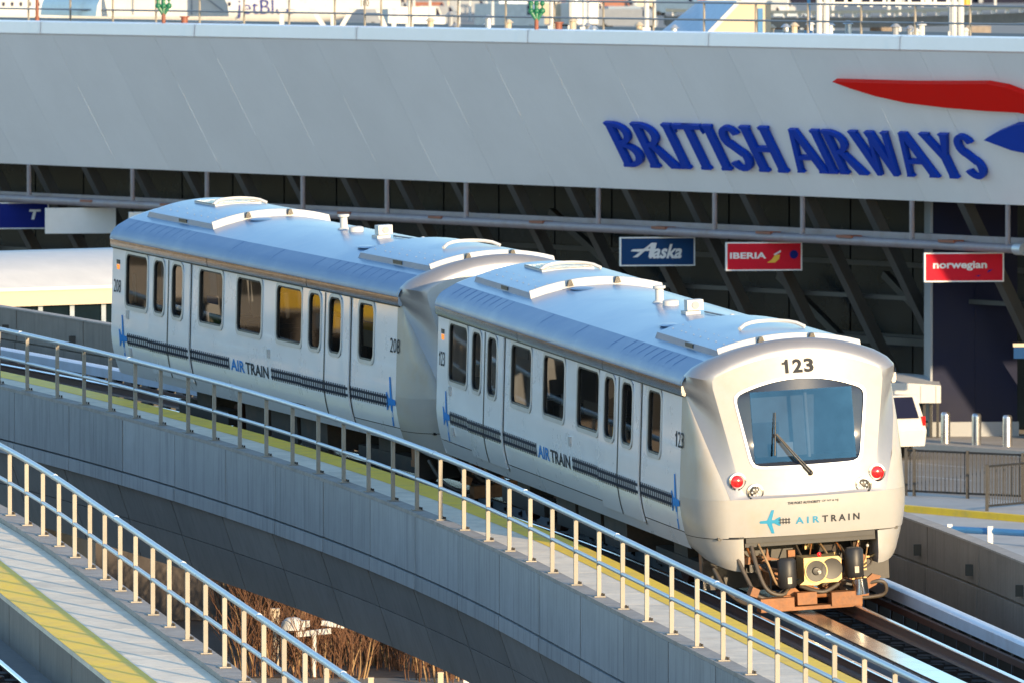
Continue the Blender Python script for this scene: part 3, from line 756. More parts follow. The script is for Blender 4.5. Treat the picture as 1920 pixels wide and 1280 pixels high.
# white estate car behind the train front
cq = far(1737, 259.); M = Matrix.Translation(cq - Vector((2.04, -1.49, 0))) @ Matrix.Rotation(radians(122.5), 4, 'Z')
sv = thing('parked_car', 'white estate car with red tail lamp parked behind the train front', 'car', M=M)
pr = [(-2.3, .35), (2.3, .35), (2.35, .8), (1.3, 1.0), (.55, 1.62), (-1.9, 1.66), (-2.25, 1.05), (-2.38, .75)]
mb = MB(); mb.prism(pr, lambda a, b, d: (a, d, b), -.92, .92); obj('body', mb, M_paint, sv)
for s_ in (-1, 1):
    mb = MB(); mb.prism([(-1.85, 1.08), (.9, 1.05), (.45, 1.52), (-1.75, 1.55)], lambda a, b, d: (a, d, b), s_ * .92, s_ * .932); obj('side_window', mb, M_navy, sv)
    mb = MB(); mb.box(-2.325, -2.1, s_ * .925 - (.09 if s_ > 0 else 0), s_ * .925 + (.09 if s_ < 0 else 0), .86, 1.12); obj('tail_lamp', mb, M_tail, sv)
    for x in (-1.4, 1.4):
        mb = MB(); mb.tube([(x, s_ * .75, .34), (x, s_ * .94, .34)], .34, 14); obj('wheel', mb, M_tyre, sv)
mb = MB(); mb.prism([(-2.29, 1.08), (-2.18, 1.06), (-1.93, 1.6), (-1.98, 1.62)], lambda a, b, d: (a, d, b), -.75, .75); obj('rear_window', mb, M_navy, sv)
Dk = 266.5
def Sh(a, d, z): return Vector((far(1600, Dk).x + a, Dk - 138.5 + d, z))
she = thing('entrance_canopy', 'white box canopy behind the white car with dark slats below', 'canopy', Sh(1, 0, GZ))
ck = (far(1765, Dk).x - far(1600, Dk).x); zk0, zk1 = fz(755, Dk), fz(722, Dk)
rows = [[Sh(x, 0, zk0), Sh(x, 0, zk1 + .10 * (1 - (x / ck) ** 2)), Sh(x, 2.5, zk1 + .25 - .1 * (x / ck) ** 2), Sh(x, 2.5, zk0)] for x in frange(0, ck, .5)]
mb = MB(); mb.grid(rows, closed=True); mb.add(rows[-1], [(0, 1, 2, 3)]); mb.add(rows[0], [(0, 1, 2, 3)])
obj('roof', mb, M_paint, she, world=True)
for x in (ck - .14, ck - .55):
    mb = MB(); mb.box(x, x + .02, -.012, -.004, zk0 + .01, zk1 - .01, fn=Sh); obj('panel_joint', mb, M_grey, she, world=True)
for k in range(10):
    mb = MB(); mb.box(ck - .1 - k * .18, ck - .03 - k * .18, .4, .5, GZ + .16, zk0 - .003, fn=Sh); obj('dark_slat', mb, M_black, she, world=True)
p2 = gpt(1800, 800)
kb = thing('luggage_trolley', 'small pale framed trolley before the navy wall', 'trolley', p2)
for dx in (0, .3):
    mb = MB(); mb.tube([p2 + Vector((dx, 0, .1)), p2 + Vector((dx, 0, 1.05))], .035, 6); obj('upright', mb, M_cream, kb, world=True)
mb = MB(); mb.box(p2.x - .05, p2.x + .36, p2.y - .3, p2.y + .3, p2.z + .55, p2.z + .7); obj('basket', mb, M_cream, kb, world=True)
mb = MB(); mb.box(p2.x - .1, p2.x + .45, p2.y - .4, p2.y + .4, p2.z + .12, p2.z + .22); obj('tray', mb, M_grey, kb, world=True)
for dx in (0, .32):
    mb = MB(); mb.tube([p2 + Vector((dx, -.3, .08)), p2 + Vector((dx, -.22, .08))], .08, 10); obj('wheel', mb, M_tyre, kb, world=True)

# ------------------------------------------------------------------ covered walkway at left, behind the far guideway wall
Dc = 205.
def cz(py, d=Dc): return fz(py, d)
xl, xr = far(-420, Dc).x, far(330, Dc).x
cw = thing('covered_walkway', 'white curved roof of a glazed walkway behind the guideway at left', 'canopy', far(100, Dc))
def K(x, d, z): return Vector((x, Dc - 138.5 + d + (x - far(0, Dc).x) * .9, z))
zb_, zt_ = cz(576), cz(541)
rows = []
for x in frange(xl, xr, 3):
    e = (x - xl) * .0
    rows.append([K(x, dd, zz) for dd, zz in ((0, zt_), (.25, zt_ + .08), (.8, zt_ + .28), (1.8, zt_ + .5), (3.2, zt_ + .62), (5, zt_ + .62), (6.5, zt_ + .3), (7.2, zt_))])
mb = MB(); mb.grid(rows); obj('curved_roof', mb, M_paint, cw, world=True, smooth=40)
mb = MB(); mb.grid([[K(x, dd, zz) for dd, zz in ((-.04, zb_), (-.04, zt_ - .07), (.3, zt_ - .07), (.3, zb_))] for x in (xl, xr)], closed=True); obj('fascia', mb, M_cream, cw, world=True)
mb = MB(); mb.grid([[K(x, dd, zz) for dd, zz in ((-.1, zt_ - .068), (-.1, zt_ + .01), (.4, zt_ + .01), (.4, zt_ - .068))] for x in (xl, xr)], closed=True); obj('gutter', mb, M_paint, cw, world=True)
x = xl + .3; i = 0
while x < xr - .5:
    mb = MB(); mb.box(x, x + .09, .30, .42, GZ, zb_ - .003, fn=K); obj('mullion', mb, M_galv, cw, world=True)
    mb = MB(); mb.box(x + .095, x + .62, .34, .37, GZ, zb_ - .003, fn=K); obj('glass_panel', mb, M_dkglass, cw, world=True)
    x += .63; i += 1
mb = MB(); mb.box(xl, xr, .6, .7, GZ, zb_ - .003, fn=K); obj('inner_wall', mb, M_grey, cw, world=True)

# ------------------------------------------------------------------ unseen car park at left, added for its reflections in the train side
pg = thing('reflection_car_park', 'unseen cream car park added beyond the left picture edge for reflections', 'building', (-41, 74, GZ))
gd = Vector((.815, .58, 0)).normalized(); gn = Vector((.58, -.815, 0)).normalized()
def Pk(a, d, z): return Vector((-41, 74, 0)) + gd * a - gn * d + BZ * z
for i, z in enumerate((-1.9, 1.2, 4.3)):
    mb = MB(); mb.box(-20, 20, 0, .25, z, z + .7, fn=Pk); obj('parapet', mb, M_kerb if i == 1 else M_concwarm, pg, world=True)
    mb = MB(); mb.box(-20, 20, .26, 14, z - .1, z + .2, fn=Pk); obj('floor_slab', mb, M_core2, pg, world=True)
for k in range(9):
    mb = MB(); mb.box(-20 + k * 4.9, -19.5 + k * 4.9,   .3, .8, GZ, 4.2, fn=Pk); obj('column', mb, M_concwarm, pg, world=True)
for a in (-6.5, 3.5, 12.):
    mb = MB(); mb.box(a, a + 2.6, -.06, -.02, 1.3, 1.85, fn=Pk); obj('yellow_panel', mb, M_yellow, pg, world=True)
mb = MB(); mb.box(-20, 20, 13.8, 14, GZ, 5, fn=Pk); obj('rear_wall', mb, M_dark, pg, world=True)

# ------------------------------------------------------------------ main guideway
TA, TB = -34., 74.
gw = thing('main_guideway', 'curved grey concrete guideway carrying the white train', 'guideway', T(5, 0, GZ - MZ))
ZW = .25      # walkway top
# parapet panels on the picture-left face
def panel(Tf, t0, t1, y0, y1, z0, z1, name, m, par):
    gp = .003 if name in ('walkway_plank', 'kerb_stone', 'wall_cap') else .022
    mb = MB(); ts = (t0 + gp, (t0 + t1) / 2, t1 - gp)
    sweep(mb, [(y0, z0), (y1, z0), (y1, z1), (y0, z1)], ts[0], ts[2], (t1 - t0) / 2, Tf)
    return obj(name, mb, m, par, world=True)
t = -5.81 - 3.02 * 9
while t < TB:
    panel(T, t, t + 3.02, 3.70, 3.85 + rnd.uniform(-.004, .004), -.565, ZW + .02, 'parapet_panel', M_conc, gw)
    panel(T, t, t + 3.02, 3.66, 3.862, -.80, -.595, 'lip_panel', M_conc, gw)
    # sloping girder side in two lifts
    for (ya, za, yb, zb2) in ((3.76, -.82, 3.565, -1.40), (3.562, -1.412, 3.36, -2.02)):
        mb = MB(); sweep(mb, [(ya, za), (yb, zb2), (yb - .25, zb2), (ya - .25, za)], t + .6, t + 3.62 - .05, 1.5)
        obj('girder_panel', mb, M_conc2, gw, world=True)
    t += 3.02
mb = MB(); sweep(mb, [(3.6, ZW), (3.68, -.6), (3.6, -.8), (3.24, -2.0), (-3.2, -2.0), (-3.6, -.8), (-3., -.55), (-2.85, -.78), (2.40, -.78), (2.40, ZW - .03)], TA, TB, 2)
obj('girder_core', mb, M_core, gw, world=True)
mb = MB(); sweep(mb, [(2.385, -.77), (2.41, -.77), (2.41, ZW - .03), (2.385, ZW - .03)], TA, TB, 2); obj('walkway_side', mb, M_concwarm, gw, world=True)
# walkway planks
t = TA
while t < TB:
    panel(T, t, t + 1.51, 2.37, 3.60, ZW - .05, ZW, 'walkway_plank', M_deck, gw); t += 1.51
mb = MB(); sweep(mb, [(2.375, ZW + .004), (2.88, ZW + .004)], TA, TB, 1.5, closed=False); obj('yellow_edge', mb, M_yellow, gw, world=True)
t = TA
while t < TB:
    panel(T, t, t + 3.02, 3.602, 3.845, ZW + .022, ZW + .075, 'kerb_stone', M_kerb, gw); t += 3.02
# far wall
t = TA
while t < TB:
    panel(T, t, t + 3.02, -3.05, -2.86, -.16, .40, 'wall_panel', M_concwarm, gw)
    panel(T, t, t + 3.02, -3.04, -2.83, -.78, -.19, 'wall_base', M_concwarm, gw)
    panel(T, t, t + 3.02, -3.07, -2.85, .403, .43, 'wall_cap', M_kerb, gw)
    for k in (.4,):
        mb = MB(); a = T(t + k, -2.85, .02)
        mb.box(-.09, .09, -.05, .05, -.07, .09, M=Matrix.Translation(a)); obj('conduit_box', mb, M_black, gw, world=True)
    t += 3.02
# track fittings
def rz(y): return -y * SUPER
def rail(Tf, y, ztop, par, ta, tb):
    z = ztop
    mb = MB(); sweep(mb, [(y - .07, z - .17), (y + .07, z - .17), (y + .06, z - .14), (y + .015, z - .12), (y + .015, z - .05), (y + .036, z - .035), (y + .036, z - .012), (y - .036, z - .012), (y - .036, z - .035), (y - .015, z - .05), (y - .015, z - .12), (y - .06, z - .14)], ta, tb, 1.5, Tf)
    o = obj('running_rail', mb, M_railside, par, world=True)
    mb = MB(); sweep(mb, [(y - .035, z - .012), (y + .035, z - .012), (y + .028, z), (y - .028, z)], ta, tb, 1.5, Tf); obj('rail_head', mb, M_railtop, o, world=True)
for y in (.75, -.75): rail(T, y, -.29 + rz(y), gw, TA, TB)
mb = MB(); sweep(mb, [(-.18, -.37), (.18, -.37), (.18, -.345), (-.18, -.345)], TA, TB, 1.5); rp = obj('reaction_plate', mb, M_alu, gw, world=True)
mb = MB(); sweep(mb, [(-.14, -.62), (.14, -.62), (.14, -.372), (-.14, -.372)], TA, TB, 1.5); obj('reaction_beam', mb, M_galv, gw, world=True)
me_t = {}
def inst(key, mk, name, m, par, Mx):
    if key not in me_t:
        me_t[key] = mk().mesh(name); me_t[key].materials.append(m)
    o = bpy.data.objects.new(name, me_t[key]); C.objects.link(o); o.parent = par
    q = par; pm = par.matrix_basis
    o.matrix_parent_inverse = pm.inverted(); o.matrix_basis = Mx
    return o
def frame_at(Tf, t, y, z):
    a = Tf(t, y, z); h = head(t)
    X = Vector((-sin(h), cos(h), GR)).normalized(); Y = Vector((-cos(h), -sin(h), 0)); Z = X.cross(Y)
    m = Matrix((X, Y, Z)).transposed().to_4x4(); m.translation = a
    return m
t = TA + .3
def mk_tie():
    mb = MB(); mb.box(-.14, .14, -1.05, 1.05, -.14, 0); mb.box(-.09, .09, -.86, -.62, 0, .05); mb.box(-.09, .09, .62, .86, 0, .05); return mb
def mk_bolt():
    mb = MB(); mb.box(-.03, .03, -.012, .012, -.05, .05); mb.tube([(0, 0, 0), (0, .05, 0)], .03, 6); return mb
def mk_brk():
    mb = MB(); mb.box(-.05, .05, -.08, .08, -.42, .0); mb.box(-.10, .10, -.18, .18, -.44, -.40); return mb
def mk_step():
    mb = MB(); mb.box(-.25, .25, -.28, .28, -.10, .0); mb.box(-.06, .06, -.1, .1, 0, .06); return mb
while t < TB:
    inst('tie', mk_tie, 'tie', M_slab, gw, frame_at(T, t, 0, -.62))
    inst('brk', mk_brk, 'cover_bracket', M_black, gw, frame_at(T, t + .4, -1.62, -.30))
    inst('step', mk_step, 'slab_block', M_slab, gw, frame_at(T, t + .2, -1.28, -.66))
    inst('bolt', mk_bolt, 'plate_bolt', M_black, gw, frame_at(T, t + .2, .142, -.45))
    t += .82
mb = MB(); sweep(mb, [(-1.71, -.30), (-1.52, -.30), (-1.51, -.14), (-1.55, -.11), (-1.68, -.11), (-1.72, -.14)], TA, TB, 1.5); obj('power_rail_cover', mb, M_cover, gw, world=True, smooth=50)
mb = MB(); sweep(mb, [(-1.5, -.42), (-1.44, -.42), (-1.44, -.33), (-1.5, -.33)], TA, TB, 1.5); obj('power_rail', mb, M_railside, gw, world=True)
for y, z in ((.42, -.60), (.48, -.62), (-.38, -.60), (1.15, -.66), (1.30, -.64)):
    mb = MB(); mb.tube([T(t_, y + .02 * sin(t_ * 1.3), z + .015 * cos(t_ * 2.1)) for t_ in frange(TA, TB, 1.)], .022, 6); obj('track_cable', mb, M_rubber if abs(y) < 1 else M_trunk, gw, world=True, smooth=60)
# piers
for tt in (34., 66., -40.):
    b = T(tt, 0, -2.0); mb = MB(); h = head(tt)
    mb.lathe([(1.1, 0), (1.1, GZ - b.z - .5)], lambda x, y, z_: (b.x + x, b.y + y, b.z + z_), 20); obj('pier', mb, M_conc2, gw, world=True, smooth=40)

# ------------------------------------------------------------------ second guideway (nearer, lower left)
g2 = thing('near_guideway', 'near concrete guideway walkway with yellow edge at lower left', 'guideway', T2(-10, 11, GZ))
SA, SB = -34., 30.
t = SA
while t < SB:
    panel(T2, t, t + 1.51, 10.32, 11.68, -.06, 0, 'walkway_plank', M_deck, g2)
    panel(T2, t, t + 1.51, 9.98, 10.315, .0, .07, 'kerb_stone', M_kerb, g2)
    t += 1.51
t = SA + .7
while t < SB:
    panel(T2, t, t + 3.02, 11.60, 11.67, -.62, -.065, 'walkway_side', M_concwarm, g2)
    t += 3.02
mb = MB(); sweep(mb, [(11.12, .004), (11.675, .004)], SA, SB, 1.5, T2, closed=False); obj('yellow_edge', mb, M_yellow, g2, world=True)
mb = MB(); sweep(mb, [(10.0, -.02), (10.0, -.9), (10.4, -2.2), (17., -2.2), (17.4, -.9), (16.6, -.62), (11.58, -.62), (11.58, -.07)], SA, SB, 2, T2); obj('girder_core', mb, M_conc2, g2, world=True)
rail(T2, 12.25, -.42, g2, SA, SB); rail(T2, 13.0, -.30, g2, SA, SB); rail(T2, 14.5, -.30, g2, SA, SB)
mb = MB(); sweep(mb, [(13.57, -.37), (13.93, -.37), (13.93, -.34), (13.57, -.34)], SA, SB, 1.5, T2); obj('reaction_plate', mb, M_alu, g2, world=True)
t = SA + .2
while t < SB:
    inst('tie', mk_tie, 'tie', M_slab, g2, frame_at(T2, t, 13.3, -.46)); t += .82
for tt in (-38., 24.):
    b = T2(tt, 13.75, -2.2); mb = MB(); mb.lathe([(1.1, 0), (1.1, GZ - b.z - .5)], lambda x, y, z_: (b.x + x, b.y + y, b.z + z_), 20); obj('pier', mb, M_conc2, g2, world=True, smooth=40)

# ------------------------------------------------------------------ fences
HF = .93
def mk_post():
    mb = MB()
    mb.box(-.022, .022, -.028, .028, 0, HF - .03)
    mb.box(-.09, .09, -.075, .075, 0, .014)
    return mb
def mk_bolt2():
    mb = MB(); mb.tube([(0, 0, 0), (0, 0, .035)], .016, 6); return mb
def fence(Tf, y, z, ts, label, side):
    f_ = thing('walkway_fence', label, 'fence', Tf(ts[len(ts) // 2], y, z))
    for tt in ts:
        fm = frame_at(Tf, tt, y, z)
        m = Matrix((Vector((fm[0][0], fm[1][0], 0)).normalized(), Vector((fm[0][1], fm[1][1], 0)).normalized(), BZ)).transposed().to_4x4(); m.translation = Tf(tt, y, z)
        p_ = inst('post', mk_post, 'post', M_post, f_, m)
        for dx in (-.065, .065):
            o = inst('bolt2', mk_bolt2, 'anchor_bolt', M_under, f_, m @ Matrix.Translation((dx, -.055 * side, .014)))
    a, b = min(ts) - .6, max(ts) + .6
    mb = MB(); mb.tube([Tf(t_, y, z + HF) for t_ in frange(a, b, .75)], .042, 10); obj('top_rail', mb, M_galv, f_, world=True, smooth=50)
    mb = MB(); mb.tube([Tf(t_, y - side * .0, z + HF * .5) for t_ in frange(a, b, .75)], .030, 8); obj('mid_rail', mb, M_galv, f_, world=True, smooth=50)
    # splice sleeves
    for tt in ts[::4]:
        mb = MB(); mb.tube([Tf(tt + .35, y, z + HF), Tf(tt + .5, y, z + HF)], .047, 10); obj('splice_sleeve', mb, M_galv, f_, world=True, smooth=50)
posts1 = [24.08, 22.43, 20.94, 19.48, 18.05, 16.59, 15.0, 13.47, 11.94]
posts1 = [24.08 + 1.55 * k for k in range(20, 0, -1)] + posts1 + [11.94 - 1.609 * k for k in range(1, 8)] + [-.93, -2.57, -4.30, -5.87, -7.45, -9.11, -10.84, -12.5] + [-12.5 - 1.65 * k for k in range(1, 13)]
fence(T, 3.72, ZW + .075, posts1, 'grey railing along the walkway beside the train', 1)
posts2 = [-2.73 + 1.53 * k for k in range(18, 0, -1)] + [-2.73, -4.26, -5.82, -7.42, -8.95, -10.39, -11.85, -13.28, -14.84, -16.30, -17.88, -19.41, -20.98] + [-20.98 - 1.56 * k for k in range(1, 8)]
fence(T2, 10.13, .07, posts2, 'grey railing with sunlit posts on the near walkway at lower left', 1)

# ------------------------------------------------------------------ ground below the guideway: bare shrubs, posts, lamp
def shrub(p, h, n, spread, m, label, seed, trunk=False):
    r = random.Random(seed)
    t_ = thing('bare_shrub', label, 'shrub', p, group='bare shrubs below the guideway')
    mb = MB(); mt = MB()
    for i in range(n):
        a = r.uniform(0, 2 * pi); rr = spread * sqrt(r.random()) * .5
        b = Vector((p.x + rr * cos(a), p.y + rr * sin(a), p.z - .02))
        d = Vector((cos(a) * r.uniform(0, .35), sin(a) * r.uniform(0, .35), 1)).normalized()
        hh = h * r.uniform(.6, 1.05); pts = [b]; q = b.copy()
        for k in range(4):
            d = (d + Vector((r.uniform(-.14, .14), r.uniform(-.14, .14), .03))).normalized()
            q = q + d * hh / 4; pts.append(q.copy())
        (mt if i % 6 == 0 else mb).tube(pts, .022 if i % 6 == 0 else .012, 4, .004, cap=False)
        for k in range(7):
            j = r.randrange(1, 4); q = pts[j].lerp(pts[j + 1], r.random())
            dd = (d + Vector((r.uniform(-.8, .8), r.uniform(-.8, .8), r.uniform(0, .5)))).normalized()
            e = q + dd * hh * r.uniform(.15, .35); e2 = e + (dd + Vector((r.uniform(-.3, .3), r.uniform(-.3, .3), .3))).normalized() * hh * .12
            mb.tube([q, e, e2], .007, 3, .003, cap=False)
    obj('twigs', mb, M_brick, t_, world=True)
    obj('stems', mt, M_trunk, t_, world=True)
lab = 'bare red brown shrub growing under the guideway'
pa = far(300, 184); pb = far(1060, 184)
mb = MB(); mb.add([(pa.x - 3, pa.y, GZ - .012), (pb.x + 3, pb.y, GZ - .012), (pb.x + 4, pb.y + 44, GZ - .012), (pa.x - 4, pa.y + 44, GZ - .012)], [(0, 1, 2, 3)]); struct('planting_bed', mb, M_soil)
k = 0
for row, (dd, h) in enumerate(((185, 1.2), (190, 1.9), (195, 2.2), (201, 2.4), (208, 2.7))):
    for px in range(500, 1040, 56):
        p = far(px + rnd.uniform(-25, 25), dd + rnd.uniform(-4, 4)); p.z = GZ - .02
        shrub(p, h * rnd.uniform(.85, 1.15), 50, 1.5, M_brick, lab, 100 + k); k += 1
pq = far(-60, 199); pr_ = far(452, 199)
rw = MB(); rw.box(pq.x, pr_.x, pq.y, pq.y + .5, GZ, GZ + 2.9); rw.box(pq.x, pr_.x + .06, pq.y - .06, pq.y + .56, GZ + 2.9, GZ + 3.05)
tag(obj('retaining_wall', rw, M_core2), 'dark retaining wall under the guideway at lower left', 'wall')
hb = MB(); pa = far(340, 224); pb = far(1040, 224)
hb.box(pa.x, pb.x, pa.y, pa.y + .4, GZ, GZ + 2.6); tag(obj('boundary_wall', hb, M_conc2), 'dark low boundary wall behind the bare shrubs', 'wall')
p = far(515, 186); zt_ = fz(1141, 186)
mp = thing('marker_post', 'cream square post with dark holes behind the near railing', 'post', p)
mb = MB(); mb.box(p.x - .07, p.x + .07, p.y - .07, p.y + .07, GZ, zt_ - .42); obj('shaft', mb, M_cream, mp, world=True)
mb = MB(); mb.box(p.x - .085, p.x + .085, p.y - .085, p.y + .085, zt_ - .40, zt_ - .12); mb.box(p.x - .09, p.x + .09, p.y - .09, p.y + .09, zt_ - .12, zt_); obj('head', mb, M_cream, mp, world=True)
for dx, dz in ((-.04, -.06), (.04, -.06), (0, -.2)):
    mb = MB(); mb.tube([(p.x + dx, p.y - .10, zt_ + dz), (p.x + dx, p.y - .084, zt_ + dz)], .02, 8); obj('hole', mb, M_black, mp, world=True)
p = far(588, 184); D3 = 184.
lp = thing('yard_lamp', 'white yard lamp with round hood and cross arms among the shrubs', 'lamp', p)
mb = MB(); mb.tube([p, (p.x, p.y, fz(1186, D3))], .045, 10); obj('pole', mb, M_paint, lp, world=True, smooth=40)
mb = MB(); mb.bar((far(555, D3).x, p.y, fz(1190, D3)), (far(620, D3).x, p.y, fz(1183, D3)), .12, .10); obj('arm', mb, M_paint, lp, world=True)
mb = MB(); c = (far(548, D3).x, p.y + .1, fz(1182, D3)); mb.lathe([(.0, .24), (.12, .22), (.2, .15), (.24, .0)], lambda x, y, h: (c[0] + x, c[1] + y, c[2] + h), 14); obj('round_hood', mb, M_paint, lp, world=True, smooth=60)
mb = MB(); mb.box(far(562, D3).x, far(580, D3).x, p.y - .05, p.y + .1, fz(1176, D3), fz(1164, D3)); mb.bar((far(602, D3).x, p.y, fz(1168, D3)), (far(645, D3).x, p.y, fz(1174, D3)), .1, .09); obj('floodlight', mb, M_paint, lp, world=True)
for i, (px, py, m_) in enumerate(((874, 1252, M_paint), (826, 1264, M_cream), (695, 1274, M_cream))):
    p = far(px, 182); mb = MB(); zt_ = fz(py, 182); mb.box(p.x - .05, p.x + .05, p.y - .05, p.y + .05, GZ, zt_); mb.box(p.x - .055, p.x + .055, p.y - .055, p.y + .055, zt_, zt_ + .03)
    tag(obj('short_post', mb, m_), ['white square post under the guideway, rightmost of the short posts', 'slim cream post under the guideway left of the white post', 'slim cream post low among the bare shrubs'][i], 'post')

# ------------------------------------------------------------------ train cars (local x = metres back from nose, y = picture left, z up)
WIN = [(16.21, 14.95), (11.99, 10.67), (9.885, 8.536), (7.74, 6.388), (3.43, 2.673)]
DOORS = [((14.76, 13.665), (14.49, 13.885)), ((13.655, 12.47), (13.441, 12.821)), ((6.28, 5.10), (5.934, 5.31)), ((5.09, 3.86), (4.884, 4.24))]
ZWB, ZWT = 1.735, 2.648
SE = 17.02          # rear end
def ys(z):
    return 1.6 - (z - 1.25) * .0705 if z >= 1.25 else 1.6 - .25 * (1.25 - z) ** 2
zr_low = [.78, .88, 1.0, 1.12, 1.25]
MC = {}
def cached(key, mk, name, m, par, smooth=0, label=None):
    if key not in MC:
        me = mk()
        if isinstance(me, MB): me = me.mesh(name)
        if smooth: smooth_mesh(me, smooth)
        me.materials.append(m); MC[key] = me
    o = bpy.data.objects.new(name, MC[key]); C.objects.link(o); o.parent = par
    if label: o['label'] = label
    return o
def side_grid(sgn, s0, s1, z0, z1, holes, off=0., thick=.0):
    ss = sorted(set([s0, s1] + [h[i] for h in holes for i in (0, 1)]))
    zz = sorted(set([z0, z1] + [z for z in zr_low if z0 < z < z1] + [ZWB, ZWT]))
    zz = [z for z in zz if z0 <= z <= z1]
    mb = MB()
    def skip(i, j):
        zc_ = (zz[i] + zz[i + 1]) / 2; sc_ = (ss[j] + ss[j + 1]) / 2
        return ZWB < zc_ < ZWT and any(min(h) < sc_ < max(h) for h in holes)
    mb.grid([[(s_, sgn * (ys(z) + off), z) for s_ in ss] for z in zz], skip=skip)
    if thick:
        for (a, b) in ((s0, s0), (s1, s1)):
            mb.grid([[(a, sgn * (ys(z) + off), z), (a, sgn * (ys(z) + off - thick), z)] for z in zz])
        for z in (z0, z1):
            mb.grid([[(s_, sgn * (ys(z) + off), z) for s_ in (s0, s1)], [(s_, sgn * (ys(z) + off - thick), z) for s_ in (s0, s1)]])
    return mb
def rrect(s0, s1, z0, z1, r, n=5):
    a, b = min(s0, s1), max(s0, s1); out = []
    for cx_, cz_, q in ((b - r, z1 - r, 0), (a + r, z1 - r, 90), (a + r, z0 + r, 180), (b - r, z0 + r, 270)):
        out += arc(cx_, cz_, r, r, q, q + 90, n)
    return out
def win_frame(sgn, s0, s1, off=0., wd=.05, r=.13):
    o_ = rrect(s0 + wd * (1 if s0 > s1 else -1), s1 - wd * (1 if s0 > s1 else -1), ZWB - wd, ZWT + wd, r + .03)
    i_ = rrect(s0 - .012 * (1 if s0 > s1 else -1), s1 + .012 * (1 if s0 > s1 else -1), ZWB + .012, ZWT - .012, r)
    mb = MB(); rows = []
    for ring, e in ((o_, .0), (o_, .016), (i_, .016), (i_, -.045)):
        rows.append([(s_, sgn * (ys(z) + off + e), z) for s_, z in ring])
    mb.grid(rows, closed=True)
    return mb
def win_gasket(sgn, s0, s1, off=0., r=.12):
    sg = 1 if s0 > s1 else -1
    o_ = rrect(s0 - .010 * sg, s1 + .010 * sg, ZWB + .010, ZWT - .010, r); i_ = rrect(s0 - .04 * sg, s1 + .04 * sg, ZWB + .04, ZWT - .04, r - .02)
    mb = MB(); mb.grid([[(s_, sgn * (ys(z) + off + e), z) for s_, z in ring] for ring, e in ((o_, .010), (i_, .006), (i_, -.03))], closed=True)
    return mb
def win_pane(sgn, s0, s1, off=0.):
    sg = 1 if s0 > s1 else -1
    ring = rrect(s0 - .012 * sg, s1 + .012 * sg, ZWB + .012, ZWT - .012, .12)
    mb = MB(); n = len(ring)
    r_ = random.Random(int(s0 * 97) + int(sgn)); ta, tb = r_.uniform(-.010, .010), r_.uniform(-.012, .012); sm, zm = (s0 + s1) / 2, (ZWB + ZWT) / 2
    vs_ = [(s_, sgn * (ys(z) + off - .020 + ta * (s_ - sm) + tb * (z - zm)), z) for s_, z in ring]
    mb.add(vs_, [tuple(range(n))])
    return mb
# roof section
RP = [(1.20, 3.17), (1.0, 3.235), (.8, 3.287), (.6, 3.328), (.4, 3.357), (.2, 3.374), (0, 3.38)]
def roofz(y):
    y = abs(y)
    if y <= 1.2: return 3.38 - .1458 * y * y
    return 3.17 - (y - 1.2) / .28 * .20 - ((y - 1.2) / .28) ** 2 * .0
def s_front(y): return .98 + .36 * (abs(y) / 1.45) ** 2.2
def mk_roof():
    ys_ = [p[0] for p in RP] + [-p[0] for p in RP[::-1][1:]]
    rows = []
    for f_ in [0, .03, .1, .3, .5, .7, .9, 1]:
        rows.append([(s_front(y) - .1 + (SE - s_front(y) + .1) * f_, y, roofz(y)) for y in ys_])
    return MB().grid(rows)
def mk_cove(sgn):
    pr = [(1.556, 2.848), (1.552, 2.89), (1.53, 2.94), (1.50, 2.985), (1.462, 3.03), (1.40, 3.075), (1.30, 3.125), (1.20, 3.172)]
    rows = [[(s_front(y) - .1 + (SE - s_front(y) + .1) * f_, sgn * y, z) for y, z in pr] for f_ in (0, .2, .4, .6, .8, 1)]
    return MB().grid(rows)
def mk_cove_rib(sgn, s_):
    pr = [(1.475, 3.012), (1.40, 3.075), (1.30, 3.125), (1.215, 3.165)]
    mb = MB()
    mb.grid([[(s_ + d_, sgn * (y + e * .3), z + e) for y, z in pr] for d_, e in ((-.05, 0), (-.02, .006), (.02, .006), (.05, 0))])
    return mb
def mk_gutter(sgn, a, b):
    pr = [(1.505, 2.70), (1.548, 2.712), (1.560, 2.76), (1.558, 2.845), (1.52, 2.845), (1.48, 2.75)]
    mb = MB(); mb.grid([[(s_, sgn * y, z) for y, z in pr] for s_ in (a, (a + b) / 2, b)], closed=True)
    for s_ in (a, b): mb.add([(s_, sgn * y, z) for y, z in pr], [tuple(range(len(pr)))])
    return mb
# cab front rings: bottom centre -> corner -> top centre, left half then mirrored
NB_, NS_, NT_ = 9, 13, 15
def half(bz, bc, tc, tz, sides=None):
    pts = []
    for i in range(NB_):
        f_ = i / NB_; pts.append((bc[0] * f_, bz + (bc[1] - bz) * f_ * f_))
    for i in range(NS_):
        f_ = i / NS_
        if sides: 
            x = f_ * (len(sides) - 1); k_ = int(x); g_ = x - k_
            pts.append((sides[k_][0] + (sides[k_ + 1][0] - sides[k_][0]) * g_, sides[k_][1] + (sides[k_ + 1][1] - sides[k_][1]) * g_))
        else: pts.append((bc[0] + (tc[0] - bc[0]) * f_, bc[1] + (tc[1] - bc[1]) * f_))
    for i in range(NT_ + 1):
        y = tc[0] * (1 - i / NT_); pts.append((y, tz - (tz - tc[1]) * (y / tc[0]) ** 2))
    return pts
def soften(pts, it=3):
    p = list(pts)
    for _ in range(it):
        q = p[:]
        for i in range(1, len(p) - 1):
            q[i] = ((p[i - 1][0] + 2 * p[i][0] + p[i + 1][0]) / 4, (p[i - 1][1] + 2 * p[i][1] + p[i + 1][1]) / 4)
        p = q
    return p
